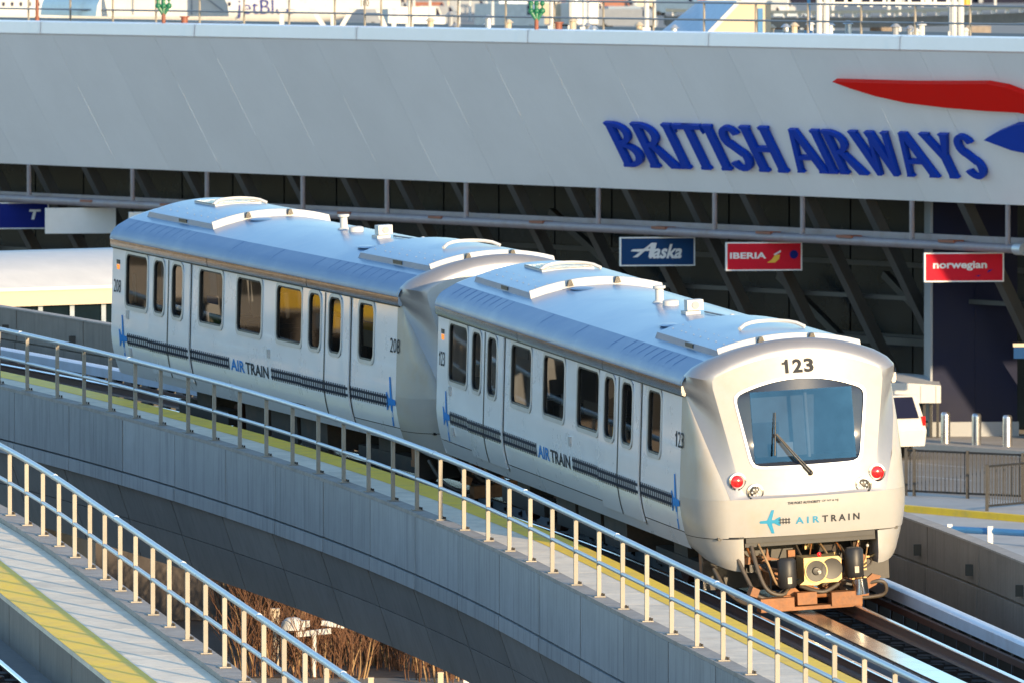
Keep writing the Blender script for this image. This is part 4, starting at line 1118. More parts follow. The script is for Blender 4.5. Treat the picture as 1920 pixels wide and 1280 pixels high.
def full(pts3):
    return pts3 + [(s_, -y, z) for s_, y, z in pts3[::-1][1:-1]]
def sp(y, z):   # face panel
    return .425 + .085 * y * y + .15 * (z - 1.42) + .06 * max(0, z - 1.66)
OS = [(1.12, 1.28, .50), (1.28, 1.78, .68), (1.41, 2.29, 1.0), (1.50, 2.74, 1.38)]
def o_at(z):
    if z <= OS[0][1]: return OS[0][0], OS[0][2]
    for a, b in zip(OS, OS[1:]):
        if z <= b[1]:
            g_ = (z - a[1]) / (b[1] - a[1]); return a[0] + (b[0] - a[0]) * g_, a[2] + (b[2] - a[2]) * g_
    return OS[-1][0], OS[-1][2]
ringW = soften(half(1.685, (.80, 1.695), (.97, 2.73), 2.945), 2)
ringW2 = soften(half(1.72, (.765, 1.73), (.935, 2.70), 2.91), 2)
ringP = soften(half(1.32, (.95, 1.34), (1.25, 2.95), 3.245), 1)
def roof_env(y):
    y = abs(y); pr = [(1.2, 3.172), (1.30, 3.125), (1.40, 3.075), (1.462, 3.03), (1.52, 2.96)]
    if y <= 1.2: return roofz(y)
    for a, b in zip(pr, pr[1:]):
        if y <= b[0]: return a[1] + (b[1] - a[1]) * (y - a[0]) / (b[0] - a[0])
    return pr[-1][1]
ringO = half(1.28, (1.12, 1.28), (1.51, 3.0), 3.44, [(a, b) for a, b, c in OS] + [(1.562, 2.84), (1.555, 2.93)])
ringO = [(y, z) if i < NB_ + NS_ else (y, roof_env(y) + .02 + .05 * (1 - (y / 1.51) ** 2)) for i, (y, z) in enumerate(ringO)]
def so_(y, z, i):
    if z < 1.30: return .385 + .085 * y * y
    if i < NB_ + NS_: return o_at(z)[1]
    return .98 + .34 * (abs(y) / 1.455) ** 2.2
def mk_panel():
    mb = MB()
    W_ = full([(sp(y, z), y, z) for y, z in ringW]); P_ = full([(sp(y, z), y, z) for y, z in ringP])
    mid = full([(sp(a[0] * .5 + b[0] * .5, a[1] * .5 + b[1] * .5), a[0] * .5 + b[0] * .5, a[1] * .5 + b[1] * .5) for a, b in zip(ringW, ringP)])
    Wi = full([(sp(y, z) + .02, y, z) for y, z in ringW])
    mb.grid([Wi, W_, mid, P_], closed=True)
    return mb
def mk_hood():
    P3 = [(sp(y, z), y, z) for y, z in ringP]; O3 = [(so_(y, z, i), y, z) for i, (y, z) in enumerate(ringO)]
    rows = [full(P3)]
    for g_, e in ((.12, .0), (.3, .0), (.55, .0), (.8, .0), (1, 0)):
        r_ = []
        for i, (a, b) in enumerate(zip(P3, O3)):
            top = 1 if i >= NB_ + NS_ else 0
            gy = g_ if not top else sin(g_ * pi / 2) ** .9
            gs = g_ ** 1.25 if not top else (1 - cos(g_ * pi / 2)) ** .9
            r_.append((a[0] + (b[0] - a[0]) * gs, a[1] + (b[1] - a[1]) * gy, a[2] + (b[2] - a[2]) * gy))
        rows.append(full(r_))
    rows.append(full([(b[0] + .06, b[1] * .985, b[2] - .01) for b in O3])); rows.append(full([(b[0] + .08, b[1] * .94, b[2] - .10) for b in O3]))
    return MB().grid(rows, closed=True)
def plan(z, th, yo, so2, sj=1.52):
    wv = ys(z)
    return (so2 + (sj - so2) * (1 - cos(th)), yo + (wv - yo) * sin(th))
def mk_apron():
    mb = MB(); rows = []
    ths = [pi / 2 * i / 12 for i in range(13)]
    for z in (.745, .85, .95, 1.05, 1.15, 1.285):
        yo, s0_ = 1.12, .50
        dz_ = .04 * ((1.28 - z) / .5) ** 2
        left = [plan(z, a, yo, s0_ - .008 + dz_) for a in ths[::-1]]
        cen = [(.385 + .085 * y * y + dz_ - .003, y) for y in [1.0, .8, .6, .4, .2, 0]]
        h_ = left + cen
        rows.append([(s_, y, z) for s_, y in h_] + [(s_, -y, z) for s_, y in h_[::-1][1:]])
    mb.grid(rows)
    # cheeks above
    for sg in (1, -1):
        rows = []
        for i in range(13):
            z = 1.285 + (2.74 - 1.285) * i / 12; yo, s0_ = o_at(z)
            rows.append([(lambda q: (q[0], sg * q[1], z))(plan(z, a, yo, s0_)) for a in ths])
        mb.grid(rows)
    return mb
def mk_corner(sg):
    mb = MB(); ths = [pi / 2 * i / 12 for i in range(13)]
    rows = []
    for k_ in range(7):
        f_ = k_ / 6; r_ = []
        for a in ths:
            zb2 = .27 + .26 * (a / (pi / 2)) ** 1.6
            z = .733 + (zb2 - .733) * f_
            q = plan(max(z, .5), a, .97, .46); tuck = .10 * max(0, f_ - .6) ** 2 * 6
            r_.append((q[0] + tuck * cos(a) * .6, sg * (q[1] - tuck * sin(a) * .5), z))
        rows.append(r_)
    mb.grid(rows)
    # inner return
    mb.grid([[(rows[i][0][0], rows[i][0][1], rows[i][0][2]) for i in range(7)], [(rows[i][0][0] + .5, rows[i][0][1], rows[i][0][2]) for i in range(7)]])
    return mb
def plane_logo(fn, sc=1.):
    """aircraft seen in plan, nose towards +a"""
    pts = [(.52, 0), (.47, .05), (.18, .065), (-.02, .46), (-.14, .46), (-.03, .07), (-.26, .06), (-.34, .17), (-.42, .17), (-.37, 0)]
    poly = pts + [(a, -b) for a, b in pts[::-1][1:-1]]
    mb = MB(); n = len(poly)
    mb.add([fn(a * sc, b * sc) for a, b in poly] + [fn(0, 0)], [(i, (i + 1) % n, n) for i in range(n)])
    return mb
def sidept(e=.006):
    return lambda s_, z: (s_, ys(z) + e, z)
def build_car(num, label, Mx, rot):
    root = thing('train_car', label, 'train car', M=Mx, group='linked airport train cars')
    P = lambda key, mk, name, m, smooth=0, par=root, label=None: cached(key, mk, name, m, par, smooth, label)
    allh = WIN + [d[1] for d in DOORS]
    for sg in (1, -1):
        P('side%d' % sg, lambda: side_grid(sg, 1.523, SE, .78, 2.72, allh), 'side_panel', M_white, 30)
        P('sill%d' % sg, lambda: MB().grid([[(s_, sg * y, z) for s_ in (1.523, SE)] for y, z in ((ys(.768) + .004, .768), (1.50, .64), (1.455, .53), (1.40, .52))]), 'side_sill', M_white, 30)
        P('gut1%d' % sg, lambda: mk_gutter(sg, 1.32, 6.0), 'gutter', M_steel, 40)
        P('gut2%d' % sg, lambda: mk_gutter(sg, 6.03, 11.4), 'gutter', M_steel, 40)
        P('gut3%d' % sg, lambda: mk_gutter(sg, 11.43, SE - .02), 'gutter', M_steel, 40)
        P('guttrim%d' % sg, lambda: MB().box(1.42, SE, sg * 1.50 - .012, sg * 1.50 + .022, 2.682, 2.699), 'drip_seal', M_rubber)
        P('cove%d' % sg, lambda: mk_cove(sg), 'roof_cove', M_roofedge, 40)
        for i, sv in enumerate([2.3 + .42 * k for k in range(8)] + [13.0 + .42 * k for k in range(9)] + [6.0, 8.2, 10.4]):
            if sg > 0: P('rib%d' % i, lambda: mk_cove_rib(sg, sv), 'cove_rib', M_roofedge, 40)
        for i, (a, b) in enumerate(WIN):
            fr = P('wf%d%d' % (i, sg), lambda: win_frame(sg, a, b), 'window', M_frame, 30)
            P('wg%d%d' % (i, sg), lambda: win_gasket(sg, a, b), 'gasket', M_rubber, 30, fr)
            P('wp%d%d' % (i, sg), lambda: win_pane(sg, a, b), 'pane', M_pane, 0, fr)
        for i, ((a, b), (c, d)) in enumerate(DOORS):
            lf = P('dl%d%d' % (i, sg), lambda: side_grid(sg, a, b, .70, 2.685, [(c, d)], .030, .034), 'door_leaf', M_white, 30)
            P('df%d%d' % (i, sg), lambda: win_frame(sg, c, d, .030, .04, .16), 'window_frame', M_frame, 30, lf)
            P('dg%d%d' % (i, sg), lambda: win_gasket(sg, c, d, .030, .15), 'gasket', M_rubber, 30, lf)
            P('dp%d%d' % (i, sg), lambda: win_pane(sg, c, d, .030), 'pane', M_pane, 0, lf)
        for i, sv in enumerate((13.66, 5.095)):
            P('ds%d%d' % (i, sg), lambda: MB().grid([[(sv + e, sg * (ys(z) + .036), z) for e in (-.026, .026)] for z in (.70, .82, .95, 1.1, 1.25, 2.68)]), 'door_seal', M_rubber)
        for i, sv in enumerate((12.455, 3.845)):
            P('de%d%d' % (i, sg), lambda: MB().grid([[(sv + e, sg * (ys(z) + .008), z) for e in (-.030, .016)] for z in (.66, .82, .95, 1.1, 1.25, 2.68)]), 'door_edge_seal', M_rubber)
    P('roof', mk_roof, 'roof', M_roof, 40)
    def mk_end():
        pr = [(ys(z), z) for z in (.55, .78, .95, 1.1, 1.25, 2.7)] + [(1.5, 2.97)] + RP
        poly = pr + [(-y, z) for y, z in pr[::-1][1:]]
        mb = MB(); mb.prism(poly, lambda a, b, d: (d, a, b), SE - .01, SE + .02); mb.box(SE + .02, SE + .3, -.7, .7, .8, 2.9); return mb
    P('end', mk_end, 'end_wall', M_white)
    # roof pods
    for i, (a, b) in enumerate(((1.28, 4.75), (12.75, 16.35))):
        def mk_pod():
            yy = [1.03 - 2.06 * k / 14 for k in range(15)]
            mb = MB(); rows = []
            hz = lambda y: roofz(y) + .108 - .02 * (abs(y) / 1.03) ** 4
            mb.grid([[(s_, y, hz(y)) for y in yy] for s_ in (a, b)])
            for s_, e in ((a, -.10), (b, .10)):
                mb.grid([[(s_, y, hz(y)) for y in yy], [(s_ + e, y * 1.01, roofz(y) - .01) for y in yy]])
            for sg in (1, -1):
                mb.grid([[(s_, sg * 1.03, hz(1.03)) for s_ in (a, b)], [(s_ + (-.1 if s_ == a else .1), sg * 1.0405, roofz(1.03) - .03) for s_ in (a, b)]])
            return mb
        pod = P('pod%d' % i, mk_pod, 'roof_pod', M_roof, 25)
        def mk_lip():
            yy = [1.035 - 2.07 * k / 14 for k in range(15)]
            mb = MB(); mb.grid([[(a - .008 + dx, y, roofz(y) + z) for y in yy] for dx, z in ((-.10, -.012), (-.012, .112), (.03, .117), (.03, .10))]); return mb
        P('podlip%d' % i, mk_lip, 'front_flange', M_paint, 25, pod)
        for k, y in enumerate((.42, -.32)):
            P('lug%d%d' % (i, k), lambda: MB().prism([(-.05, .0), (.05, .0), (.02, .09), (-.02, .09)], lambda p, q_, d: (a - .05 + d, y + p, roofz(y) + .03 + q_), -.09, .0), 'lifting_lug', M_black, 0, pod)
        P('slot%d' % i, lambda: MB().box((a * .55 + b * .45) - .22, (a * .55 + b * .45) + .22, 1.030, 1.046, roofz(1.03) + .02, roofz(1.03) + .075), 'side_slot', M_black, 0, pod)
        # curved handrail and bolts
        def mk_han():
            c_ = a + 1.15 if i == 0 else a + 1.9
            mb = MB(); pts = [(c_ + .25 * (1 - (2 * k / 10 - 1) ** 2), .40 - .95 * k / 10, roofz(.40 - .95 * k / 10) + .13 + .05 * (1 - (2 * k / 10 - 1) ** 6)) for k in range(11)]
            mb.tube(pts, .028, 6)
            return mb
        P('han%d' % i, mk_han, 'grab_rail', M_paint, 50, pod)
        def mk_studs():
            mb = MB(); r = random.Random(5 + i)
            for k in range(16):
                s_ = a + .25 + (b - a - .5) * (k % 8) / 7; y = .86 if k < 8 else .70
                mb.sphere((s_ + r.uniform(-.1, .1), y, roofz(y) + .103), .010, n=6, m=4)
            return mb
        P('studs%d' % i, mk_studs, 'bolt_heads', M_galv, 50, pod)
        if i == 1:
            gr = P('grille', lambda: MB().box(14.55, 15.75, -.42, .40, 3.455, 3.495), 'grille_frame', M_paint, 0, pod)
            for k in range(7):
                P('gb%d' % k, lambda: MB().box(14.6, 15.7, -.40 + k * .118, -.30 + k * .118, 3.4955, 3.501), 'grille_slot', M_black, 0, gr)
            for k in range(8):
                P('gc%d' % k, lambda: MB().box(14.62 + k * .145, 14.66 + k * .145, -.41, .39, 3.4985, 3.5022), 'grille_bar', M_steel, 0, gr)
    P('vent', lambda: MB().lathe([(.11, 0), (.10, .02), (.065, .04), (.06, .20), (.095, .215), (.095, .25), (0, .255)], lambda x, y, h: (8.8 + x, -.02 + y, 3.378 + h), 14), 'vent_pipe', M_paint, 40)
    P('cap', lambda: MB().lathe([(.12, 0), (.12, .07), (.09, .085), (0, .09)], lambda x, y, h: (8.25 + x, -.05 + y, 3.375 + h), 14), 'vent_cap', M_paint, 40)
    hb_ = P('hornbox', lambda: MB().box(6.55, 6.75, -.12, .12, 3.43, 3.58).box(6.5, 6.8, -.06, .16, 3.36, 3.42).box(6.6, 6.7, -.06, .06, 3.40, 3.44), 'horn_box', M_paint)
    P('hornface', lambda: MB().tube([(6.55, 0, 3.505), (6.535, 0, 3.505)], .055, 12), 'horn_face', M_grey, 0, hb_)
    P('stud2', lambda: MB().sphere((5.4, -.25, 3.40), .05), 'antenna_stud', M_paint, 50)
    P('conduit', lambda: MB().tube([(6.6, -.15, roofz(.15) + .02), (5.9, -.22, roofz(.2) + .02), (5.45, -.25, roofz(.25) + .02)], .014, 5), 'roof_cable', M_grey, 50)
    P('bump', lambda: MB().sphere((5.6, .62, roofz(.62)), .35, .16, .025, 12, 6), 'roof_blister', M_roof, 60)
    P('bump2', lambda: MB().sphere((12.3, .30, roofz(.3)), .3, .2, .03, 12, 6), 'roof_blister', M_roof, 60)
    # cab
    P('panel', mk_panel, 'front_panel', M_mask, 30)
    P('hood', mk_hood, 'front_hood', M_chamfer, 40)
    P('apron', mk_apron, 'front_apron', M_mask, 40)
    for sg in (1, -1): P('corner%d' % sg, lambda: mk_corner(sg), 'corner_skirt', M_mask, 50)
    P('beltgap', lambda: MB().grid([[(s_, y, z) for s_, y in [(lambda q: (q[0] + .012, q[1] - .012))(plan(.76, pi / 2 * i / 12, .97, .46)) for i in range(13)]] for z in (.725, .76)]), 'belt_joint', M_rubber)
    # windshield: seal, dark border, glass
    ws_ = P('wseal', lambda: MB().grid([full([(sp(y, z) + e, y, z) for y, z in r_]) for r_, e in ((ringW, .004), (ringW, -.014), (ringW2, -.012), (ringW2, .012))], closed=True), 'windshield_seal', M_frame, 40)
    gl = [(.735, 2.735), (-.72, 2.745), (-.715, 1.77), (.70, 1.77)]
    gs = lambda y, z: .70 - .13 * (2.74 - z)
    def mk_border():
        rows = [full([(sp(y, z) + .010, y, z) for y, z in ringW2])]
        inn = [(gs(0, min(2.74, max(1.77, z))) , max(-.725, min(.725, y)), min(2.74, max(1.77, z))) for s_, y, z in rows[0]]
        return MB().grid([rows[0], [tuple(.5 * (p_[k_] + q_[k_]) for k_ in range(3)) for p_, q_ in zip(rows[0], inn)], inn], closed=True)
    P('wborder', mk_border, 'windshield_border', M_frit, 20)
    def mk_glass():
        return MB().grid([[(gs(0, z) - .004, y, z) for y in (.735, .36, 0, -.36, -.735)] for z in (1.755, 2.1, 2.4, 2.755)])
    P('wglass', mk_glass, 'windshield', M_shield, 60)
    def mk_wip():
        mb = MB(); q = lambda y, z, e: (sp(y, z) - e, y, z)
        mb.tube([q(-.02, 1.60, .03), q(.18, 1.84, .05), q(.42, 2.16, .05)], .014, 6); mb.tube([q(-.05, 1.62, .03), q(.16, 1.86, .05), q(.41, 2.17, .05)], .010, 6)
        mb.tube([q(.46, 1.87, .03), q(.43, 2.15, .035), q(.40, 2.46, .03)], .014, 6, .009); mb.sphere(q(-.03, 1.60, .02), .035, n=8, m=5); return mb
    P('cabback', lambda: MB().box(1.60, 1.64, -1.3, 1.3, .9, 2.9), 'cab_rear_wall', M_grey)
    P('console', lambda: MB().prism([(.75, 1.60), (1.25, 1.78), (1.25, 1.2), (.7, 1.2)], lambda a, b, d: (a, d, b), -.85, .85), 'console', M_inter)
    P('cabpole', lambda: MB().tube([(1.2, -.22, 1.7), (1.2, -.18, 2.9)], .028, 8), 'cab_pole', M_paint, 50)
    P('cabseat', lambda: MB().prism([(1.2, 1.3), (1.5, 1.3), (1.55, 2.2), (1.42, 2.25), (1.36, 1.75), (1.2, 1.7)], lambda a, b, d: (a, d, b), .15, .6), 'cab_seat', M_seat)
    P('cabscreen', lambda: MB().box(1.15, 1.2, .02, .26, 1.78, 1.98), 'cab_screen', M_signwhite)
    P('wiper', mk_wip, 'wiper', M_black, 60)
    for sg in (1, -1):
        y, z = sg * 1.005, 1.535
        fx = lambda x, y2, h: (sp(y, z) - .01 - h + .02, y + x, z + y2)
        P('ml%d' % sg, lambda: MB().lathe([(.125, 0), (.125, .03), (.10, .035), (.09, .01)], lambda x, y2, h: fx(x, y2, h), 20), 'marker_light', M_chrome, 40)
        P('mlr%d' % sg, lambda: MB().lathe([(.085, .0), (.08, .03), (.05, .045), (0, .05)], lambda x, y2, h: fx(x, y2, h), 18), 'red_lens', M_red, 50)
        y2_, z2_ = (.77 if sg > 0 else -.79), 1.375
        fy = lambda x, yy, h: (sp(y2_, z2_) - .0 - h + .012, y2_ + x, z2_ + yy)
        P('hl%d' % sg, lambda: MB().lathe([(.125, 0), (.12, .03), (.095, .035), (.085, .008), (.0, .004)], lambda x, yy, h: fy(x, yy, h), 20), 'headlamp', M_chrome, 40)
        P('hlk%d' % sg, lambda: MB().lathe([(.080, .006), (.07, .014), (0, .016)], lambda x, yy, h: fy(x, yy, h), 16), 'lamp_backing', M_black, 50)
        for k in range(6):
            P('led%d%d' % (sg, k), lambda: MB().sphere(fy(.045 * cos(k * pi / 3), .045 * sin(k * pi / 3), .018), .017, n=8, m=5), 'lamp_cell', M_paint, 50)
    P('lip', lambda: MB().box(.47, .60, -.93, .93, .668, .738).box(.50, .62, -.94, .94, .61, .668), 'bumper_strip', M_strut)
    P('cavity', lambda: MB().box(1.35, 1.4, -1.35, 1.35, -.05, .78).box(.6, 1.4, -1.3, 1.3, .72, .76).box(.6, 1.4, .99, 1.03, .30, .74).box(.6, 1.4, -1.03, -.99, .30, .74), 'coupler_bay', M_black)
    # coupler
    cp = P('cbox', lambda: MB().prism([(.23, .46), (-.27, .46), (-.31, .42), (-.31, .14), (-.25, .10), (-.02, .10), (.05, .07), (.30, .09), (.23, .14)], lambda a, b, d: (d, a, b), .02, .42), 'coupler_head', M_brass)
    P('chole1', lambda: MB().lathe([(.150, 0), (.148, .012), (.06, .008), (.05, .03), (0, .035)], lambda x, y, h: (.02 - h, .06 + x, .27 + y), 20), 'coupler_cone', M_black, 40, cp)  # black disc round the cone, painted as the hole's dark depth
    P('chole2', lambda: MB().lathe([(.150, .004), (.148, .016), (.11, .012), (0, .008)], lambda x, y, h: (.02 - h, -.17 + x, .29 + y), 20), 'cup_shadow_disc', M_black, 40, cp)  # flat black disc painted as the shaded hollow of the cup
    P('cring1', lambda: MB().lathe([(.165, .0), (.165, .02), (.150, .02), (.150, .0)], lambda x, y, h: (.022 - h, .06 + x, .27 + y), 20), 'coupler_ring', M_brass, 40, cp)
    P('cpin', lambda: MB().tube([(.0, .02, .26), (-.03, .02, .26)], .03, 8), 'coupler_pin', M_chrome, 40, cp)
    P('cbar', lambda: MB().tube([(.4, 0, .26), (1.5, 0, .3)], .09, 10), 'drawbar', M_under, 40, cp)
    for i, (y, z) in enumerate(((.45, .25), (-.52, .34))):
        eh = P('eh%d' % i, lambda: MB().lathe([(.0, .22), (.10, .215), (.13, .18), (.13, -.16), (.11, -.2), (0, -.21)], lambda x, yy, h: (.12 + x, y + yy, z + h), 14), 'electric_head', M_black, 40)
        P('ehl%d' % i, lambda: MB().box(-.022, -.012, y - .03, y + .03, z - .13, z - .04), 'label_plate', M_cream, 0, eh)
    P('red', lambda: MB().sphere((.12, -.02, .49), .03), 'red_cap', M_red, 50)
    P('cyl', lambda: MB().tube([(.1, -.58, .12), (.1, -.60, -.10)], .11, 14), 'air_cylinder', M_chrome, 40)
    hp = [[(.5, 1.05, .45), (.35, .95, .15), (.25, .85, -.05), (.25, .55, -.12), (.35, .3, .0)], [(.5, .85, .62), (.3, .82, .3), (.2, .72, .03), (.2, .5, -.05), (.3, .35, .08)], [(.5, .75, .64), (.2, .70, .4), (.15, .6, .12), (.2, .45, .05), (.3, .38, .12)], [(.9, 1.3, .3), (.6, 1.2, .0), (.4, 1.0, -.16), (.3, .75, -.18)], [(.3, -.55, -.05), (.2, -.85, .05), (.2, -.98, .0), (.25, -.95, -.15), (.3, -.6, -.18)], [(.2, .25, .06), (.12, .05, -.02), (.12, -.1, -.03), (.2, -.3, .05)]]
    def bez(pts):
        out = []
        n = len(pts)
        for i in range(n - 1):
            p0, p1, p2, p3 = [Vector(pts[max(0, min(n - 1, i + k))]) for k in (-1, 0, 1, 2)]
            for k in range(5):
                t_ = k / 5; out.append(.5 * ((2 * p1) + (p2 - p0) * t_ + (2 * p0 - 5 * p1 + 4 * p2 - p3) * t_ * t_ + (3 * p1 - p0 - 3 * p2 + p3) * t_ ** 3))
        return out + [Vector(pts[-1])]
    for i, h_ in enumerate(hp): P('hose%d' % i, lambda: MB().tube(bez(h_), .030 if i != 2 else .018, 7), 'hose', M_trunk if i == 2 else M_hose, 60)
    def mk_foot():
        mb = MB()
        mb.box(.05, .25, .38, .86, -.26, -.08); mb.box(.05, .25, -.60, -.16, -.24, -.05); mb.box(.02, .2, .06, .34, -.19, -.02); mb.box(.08, .3, -.6, .86, -.27, -.22)
        mb.prism([(.5, -.08), (.2, -.08), (.35, .06)], lambda a, b, d: (d, a, b), .2, .3); mb.prism([(.9, -.06), (1.0, -.02), (.95, .1), (.85, .05)], lambda a, b, d: (d, a, b), .1, .3)
        mb.box(.25, .4, -.75, -.55, -.15, .0); mb.tube([(.2, -.55, -.1), (.2, .5, -.09)], .03, 8); mb.tube([(.15, .35, -.13), (.15, .05, -.10)], .025, 8); return mb
    P('foot', mk_foot, 'sensor_frame', M_rust)
    def mk_brk2():
        mb = MB()
        mb.prism([(-.60, .30), (-.75, .22), (-.80, .38), (-.72, .45), (-.70, .60), (-.66, .46), (-.58, .44)], lambda a, b, d: (d, a, b), .55, .62)
        mb.prism([(.55, .40), (.70, .38), (.62, .44), (.60, .58), (.57, .44), (.40, .40)], lambda a, b, d: (d, a, b), .6, .66)
        mb.box(.6, .8, .85, 1.0, .36, .46); mb.box(.6, .7, .2, .3, .4, .52)
        mb.prism([(-.62, -.1), (-.85, .0), (-.92, .12), (-.80, .16), (-.66, .05)], lambda a, b, d: (d, a, b), .2, .26)
        return mb
    P('brk2', mk_brk2, 'bracket', M_rust)
    P('speaker', lambda: MB().lathe([(.17, 0), (.17, .03), (.145, .03), (.14, .0)], lambda x, y, h: (.72 - h, -.88 + x, .50 + y), 18), 'horn_ring', M_brass, 40)
    P('speakerc', lambda: MB().sphere((.71, -.88, .50), .025), 'horn_centre', M_paint, 50)
    # underframe: boxes, bogies with wheels
    for i, (a, b) in enumerate(((6.2, 7.6), (7.8, 9.2), (9.4, 10.6))):
        P('ub%d' % i, lambda: MB().box(a, b, -1.25, 1.25, .02, .55), 'equipment_box', M_under)
    P('uf', lambda: MB().box(1.4, 16.9, -1.2, 1.2, .5, .74), 'underframe', M_under)
    for i, c_ in enumerate((3.6, 13.4)):
        bg_ = P('bg%d' % i, lambda: MB().box(c_ - 1.4, c_ + 1.4, .9, 1.12, -.02, .22).box(c_ - 1.4, c_ + 1.4, -1.12, -.9, -.02, .22).box(c_ - .4, c_ + .4, -1.1, 1.1, .1, .5).box(c_ - 1.2, c_ + 1.2, -.3, .3, -.22, .05), 'bogie', M_under)
        for dx in (-.95, .95):
            for sg in (1, -1):
                P('wh%d%d%d' % (i, int(dx * 100), sg), lambda: MB().tube([(c_ + dx, sg * .68, .0), (c_ + dx, sg * .82, .0)], .29, 18), 'wheel', M_railside, 40, bg_)
    P('stepl', lambda: MB().box(1.6, 1.75, 1.1, 1.3, .2, .5).box(1.55, 1.95, 1.05, 1.25, .12, .22), 'collector_bracket', M_rust)
    # interior
    P('floor', lambda: MB().box(1.5, 16.95, -1.45, 1.45, .80, .86), 'floor', M_seat)
    P('ceil', lambda: MB().box(1.5, 16.95, -1.35, 1.35, 2.72, 2.78), 'ceiling', M_inter)
    P('bulk', lambda: MB().box(1.75, 1.8, -1.45, 1.45, .86, 2.72), 'cab_bulkhead', M_inter)
    for i, sv in enumerate((15.4, 11.6, 10.9, 10.1, 9.3, 8.4, 7.6, 6.8, 2.9)):
        for sg in (1, -1):
            P('seat%d%d' % (i, sg), lambda: MB().prism([(0, .86), (.45, .86), (.45, 1.30), (.12, 1.32), (.06, 1.85), (-.02, 1.85)], lambda a, b, d: (sv + a, d, b), sg * .75, sg * 1.35), 'seat', M_seat)
    for i, sv in enumerate((14.2, 13.1, 9.6, 5.6, 4.6)):
        P('pole%d' % i, lambda: MB().tube([(sv, .3 if i % 2 else -.3, .86), (sv, .3 if i % 2 else -.3, 2.72)], .02, 8), 'grab_pole', M_yellow if i > 2 else M_chrome, 50)
    # decals on the picture-left side
    sf = sidept(.006); sfd = sidept(.036)
    def mk_track(a, b):
        mb = MB()
        segs = []
        def e_(s_): return .037 if (3.86 < s_ < 6.28 or 12.47 < s_ < 14.76) else .006
        cuts = sorted(set([a, b] + [c for c in (3.86, 6.28, 12.47, 14.76, 3.83, 6.29, 12.44, 14.77) if b < c < a]), reverse=True)
        for z0, z1 in ((1.108, 1.150), (1.215, 1.257)):
            for p_, q_ in zip(cuts, cuts[1:]):
                if p_ - q_ < .05: continue
                e = e_((p_ + q_) / 2)
                mb.add([(p_, ys(z0) + e, z0), (q_, ys(z0) + e, z0), (q_, ys(z1) + e, z1), (p_, ys(z1) + e, z1)], [(0, 1, 2, 3)])
        s_ = a - .04
        while s_ > b:
            e = e_(s_)
            if all(abs(s_ - c) > .06 for c in (3.86, 6.28, 12.47, 14.76)):
                mb.add([(s_, ys(z) + e + .002, z) for z in (1.080, 1.182, 1.285)] + [(s_ - .045, ys(z) + e + .002, z) for z in (1.285, 1.182, 1.080)], [(0, 1, 4, 5), (1, 2, 3, 4)])
            s_ -= .115
        return mb
    P('trk1', lambda: mk_track(16.1, 10.28), 'rail_stripe', M_navyink)
    P('trk2', lambda: mk_track(7.98, 1.95), 'rail_stripe', M_navyink)
    P('pl1', lambda: plane_logo(lambda a, b: (16.35 - a * .52, ys(1.18 + b * .85) + .008, 1.18 + b * .85)), 'aircraft_mark', M_blueink)
    P('pl2', lambda: plane_logo(lambda a, b: (1.78 - a * .52, ys(1.18 + b * .85) + .008, 1.18 + b * .85)), 'aircraft_mark', M_blueink)
    P('wm1', lambda: put_text(MB(), 'AIR', lambda a, b: (a, ys(b) + .007, b), 10.18, 9.42, 1.085, 1.275, .018), 'wordmark', M_blueink)
    P('wm2', lambda: put_text(MB(), 'TRAIN', lambda a, b: (a, ys(b) + .007, b), 9.36, 8.12, 1.085, 1.275, .018), 'wordmark', M_greyink)
    for i, (a, b, z0) in enumerate(((1.86, 1.36, 1.96), (16.93, 16.50, 1.94))):
        mb = MB(); put_num(mb, num, lambda p_, q_: (p_, ys(q_) + .007, q_), a, b, z0, z0 + .22, .0); obj('side_number', mb, M_greyink, root)
    mb = MB(); put_num(mb, num, lambda p_, q_: (sp(p_, q_) - .006, p_, q_), .26, -.23, 2.985, 3.175, .04); obj('front_number', mb, M_greyink, root)
    sa = lambda y, z: .385 + .085 * y * y + .04 * ((1.28 - z) / .5) ** 2 - .010
    P('fw1', lambda: put_text(MB(), 'A I R', lambda p_, q_: (sa(p_, q_), p_, q_), .225, -.12, .905, 1.0, .025), 'front_wordmark', M_tealink)
    P('fw2', lambda: put_text(MB(), 'T R A I N', lambda p_, q_: (sa(p_, q_), p_, q_), -.16, -.71, .905, 1.0, .025), 'front_wordmark', M_greyink)
    P('fpl', lambda: plane_logo(lambda a, b: (sa(.57 + a * .32, .955 + b * .36), .57 + a * .32, .955 + b * .36)), 'front_aircraft_mark', M_tealink)
    def mk_ft():
        mb = MB()
        for z in (.930, .970): mb.add([(sa(y, z) - .001, y, zz) for y, zz in ((.47, z), (.30, z), (.30, z + .013), (.47, z + .013))], [(0, 1, 2, 3)])
        for k in range(4): mb.add([(sa(y, z) - .002, y, z) for y, z in ((.45 - k * .042, .915), (.438 - k * .042, .915), (.438 - k * .042, .998), (.45 - k * .042, .998))], [(0, 1, 2, 3)])
        return mb
    P('ftk', mk_ft, 'front_rail_mark', M_greyink)
    P('port', lambda: put_text(put_text(MB(), 'THE PORT AUTHORITY', lambda p_, q_: (sa(p_, q_) - .004, p_, q_), .33, -.14, 1.185, 1.222, .02), 'OF NY & NJ', lambda p_, q_: (sa(p_, q_) - .004, p_, q_), -.16, -.40, 1.185, 1.222), 'owner_line', M_greyink)
    # clutter behind the coupler
    rc = random.Random(3)
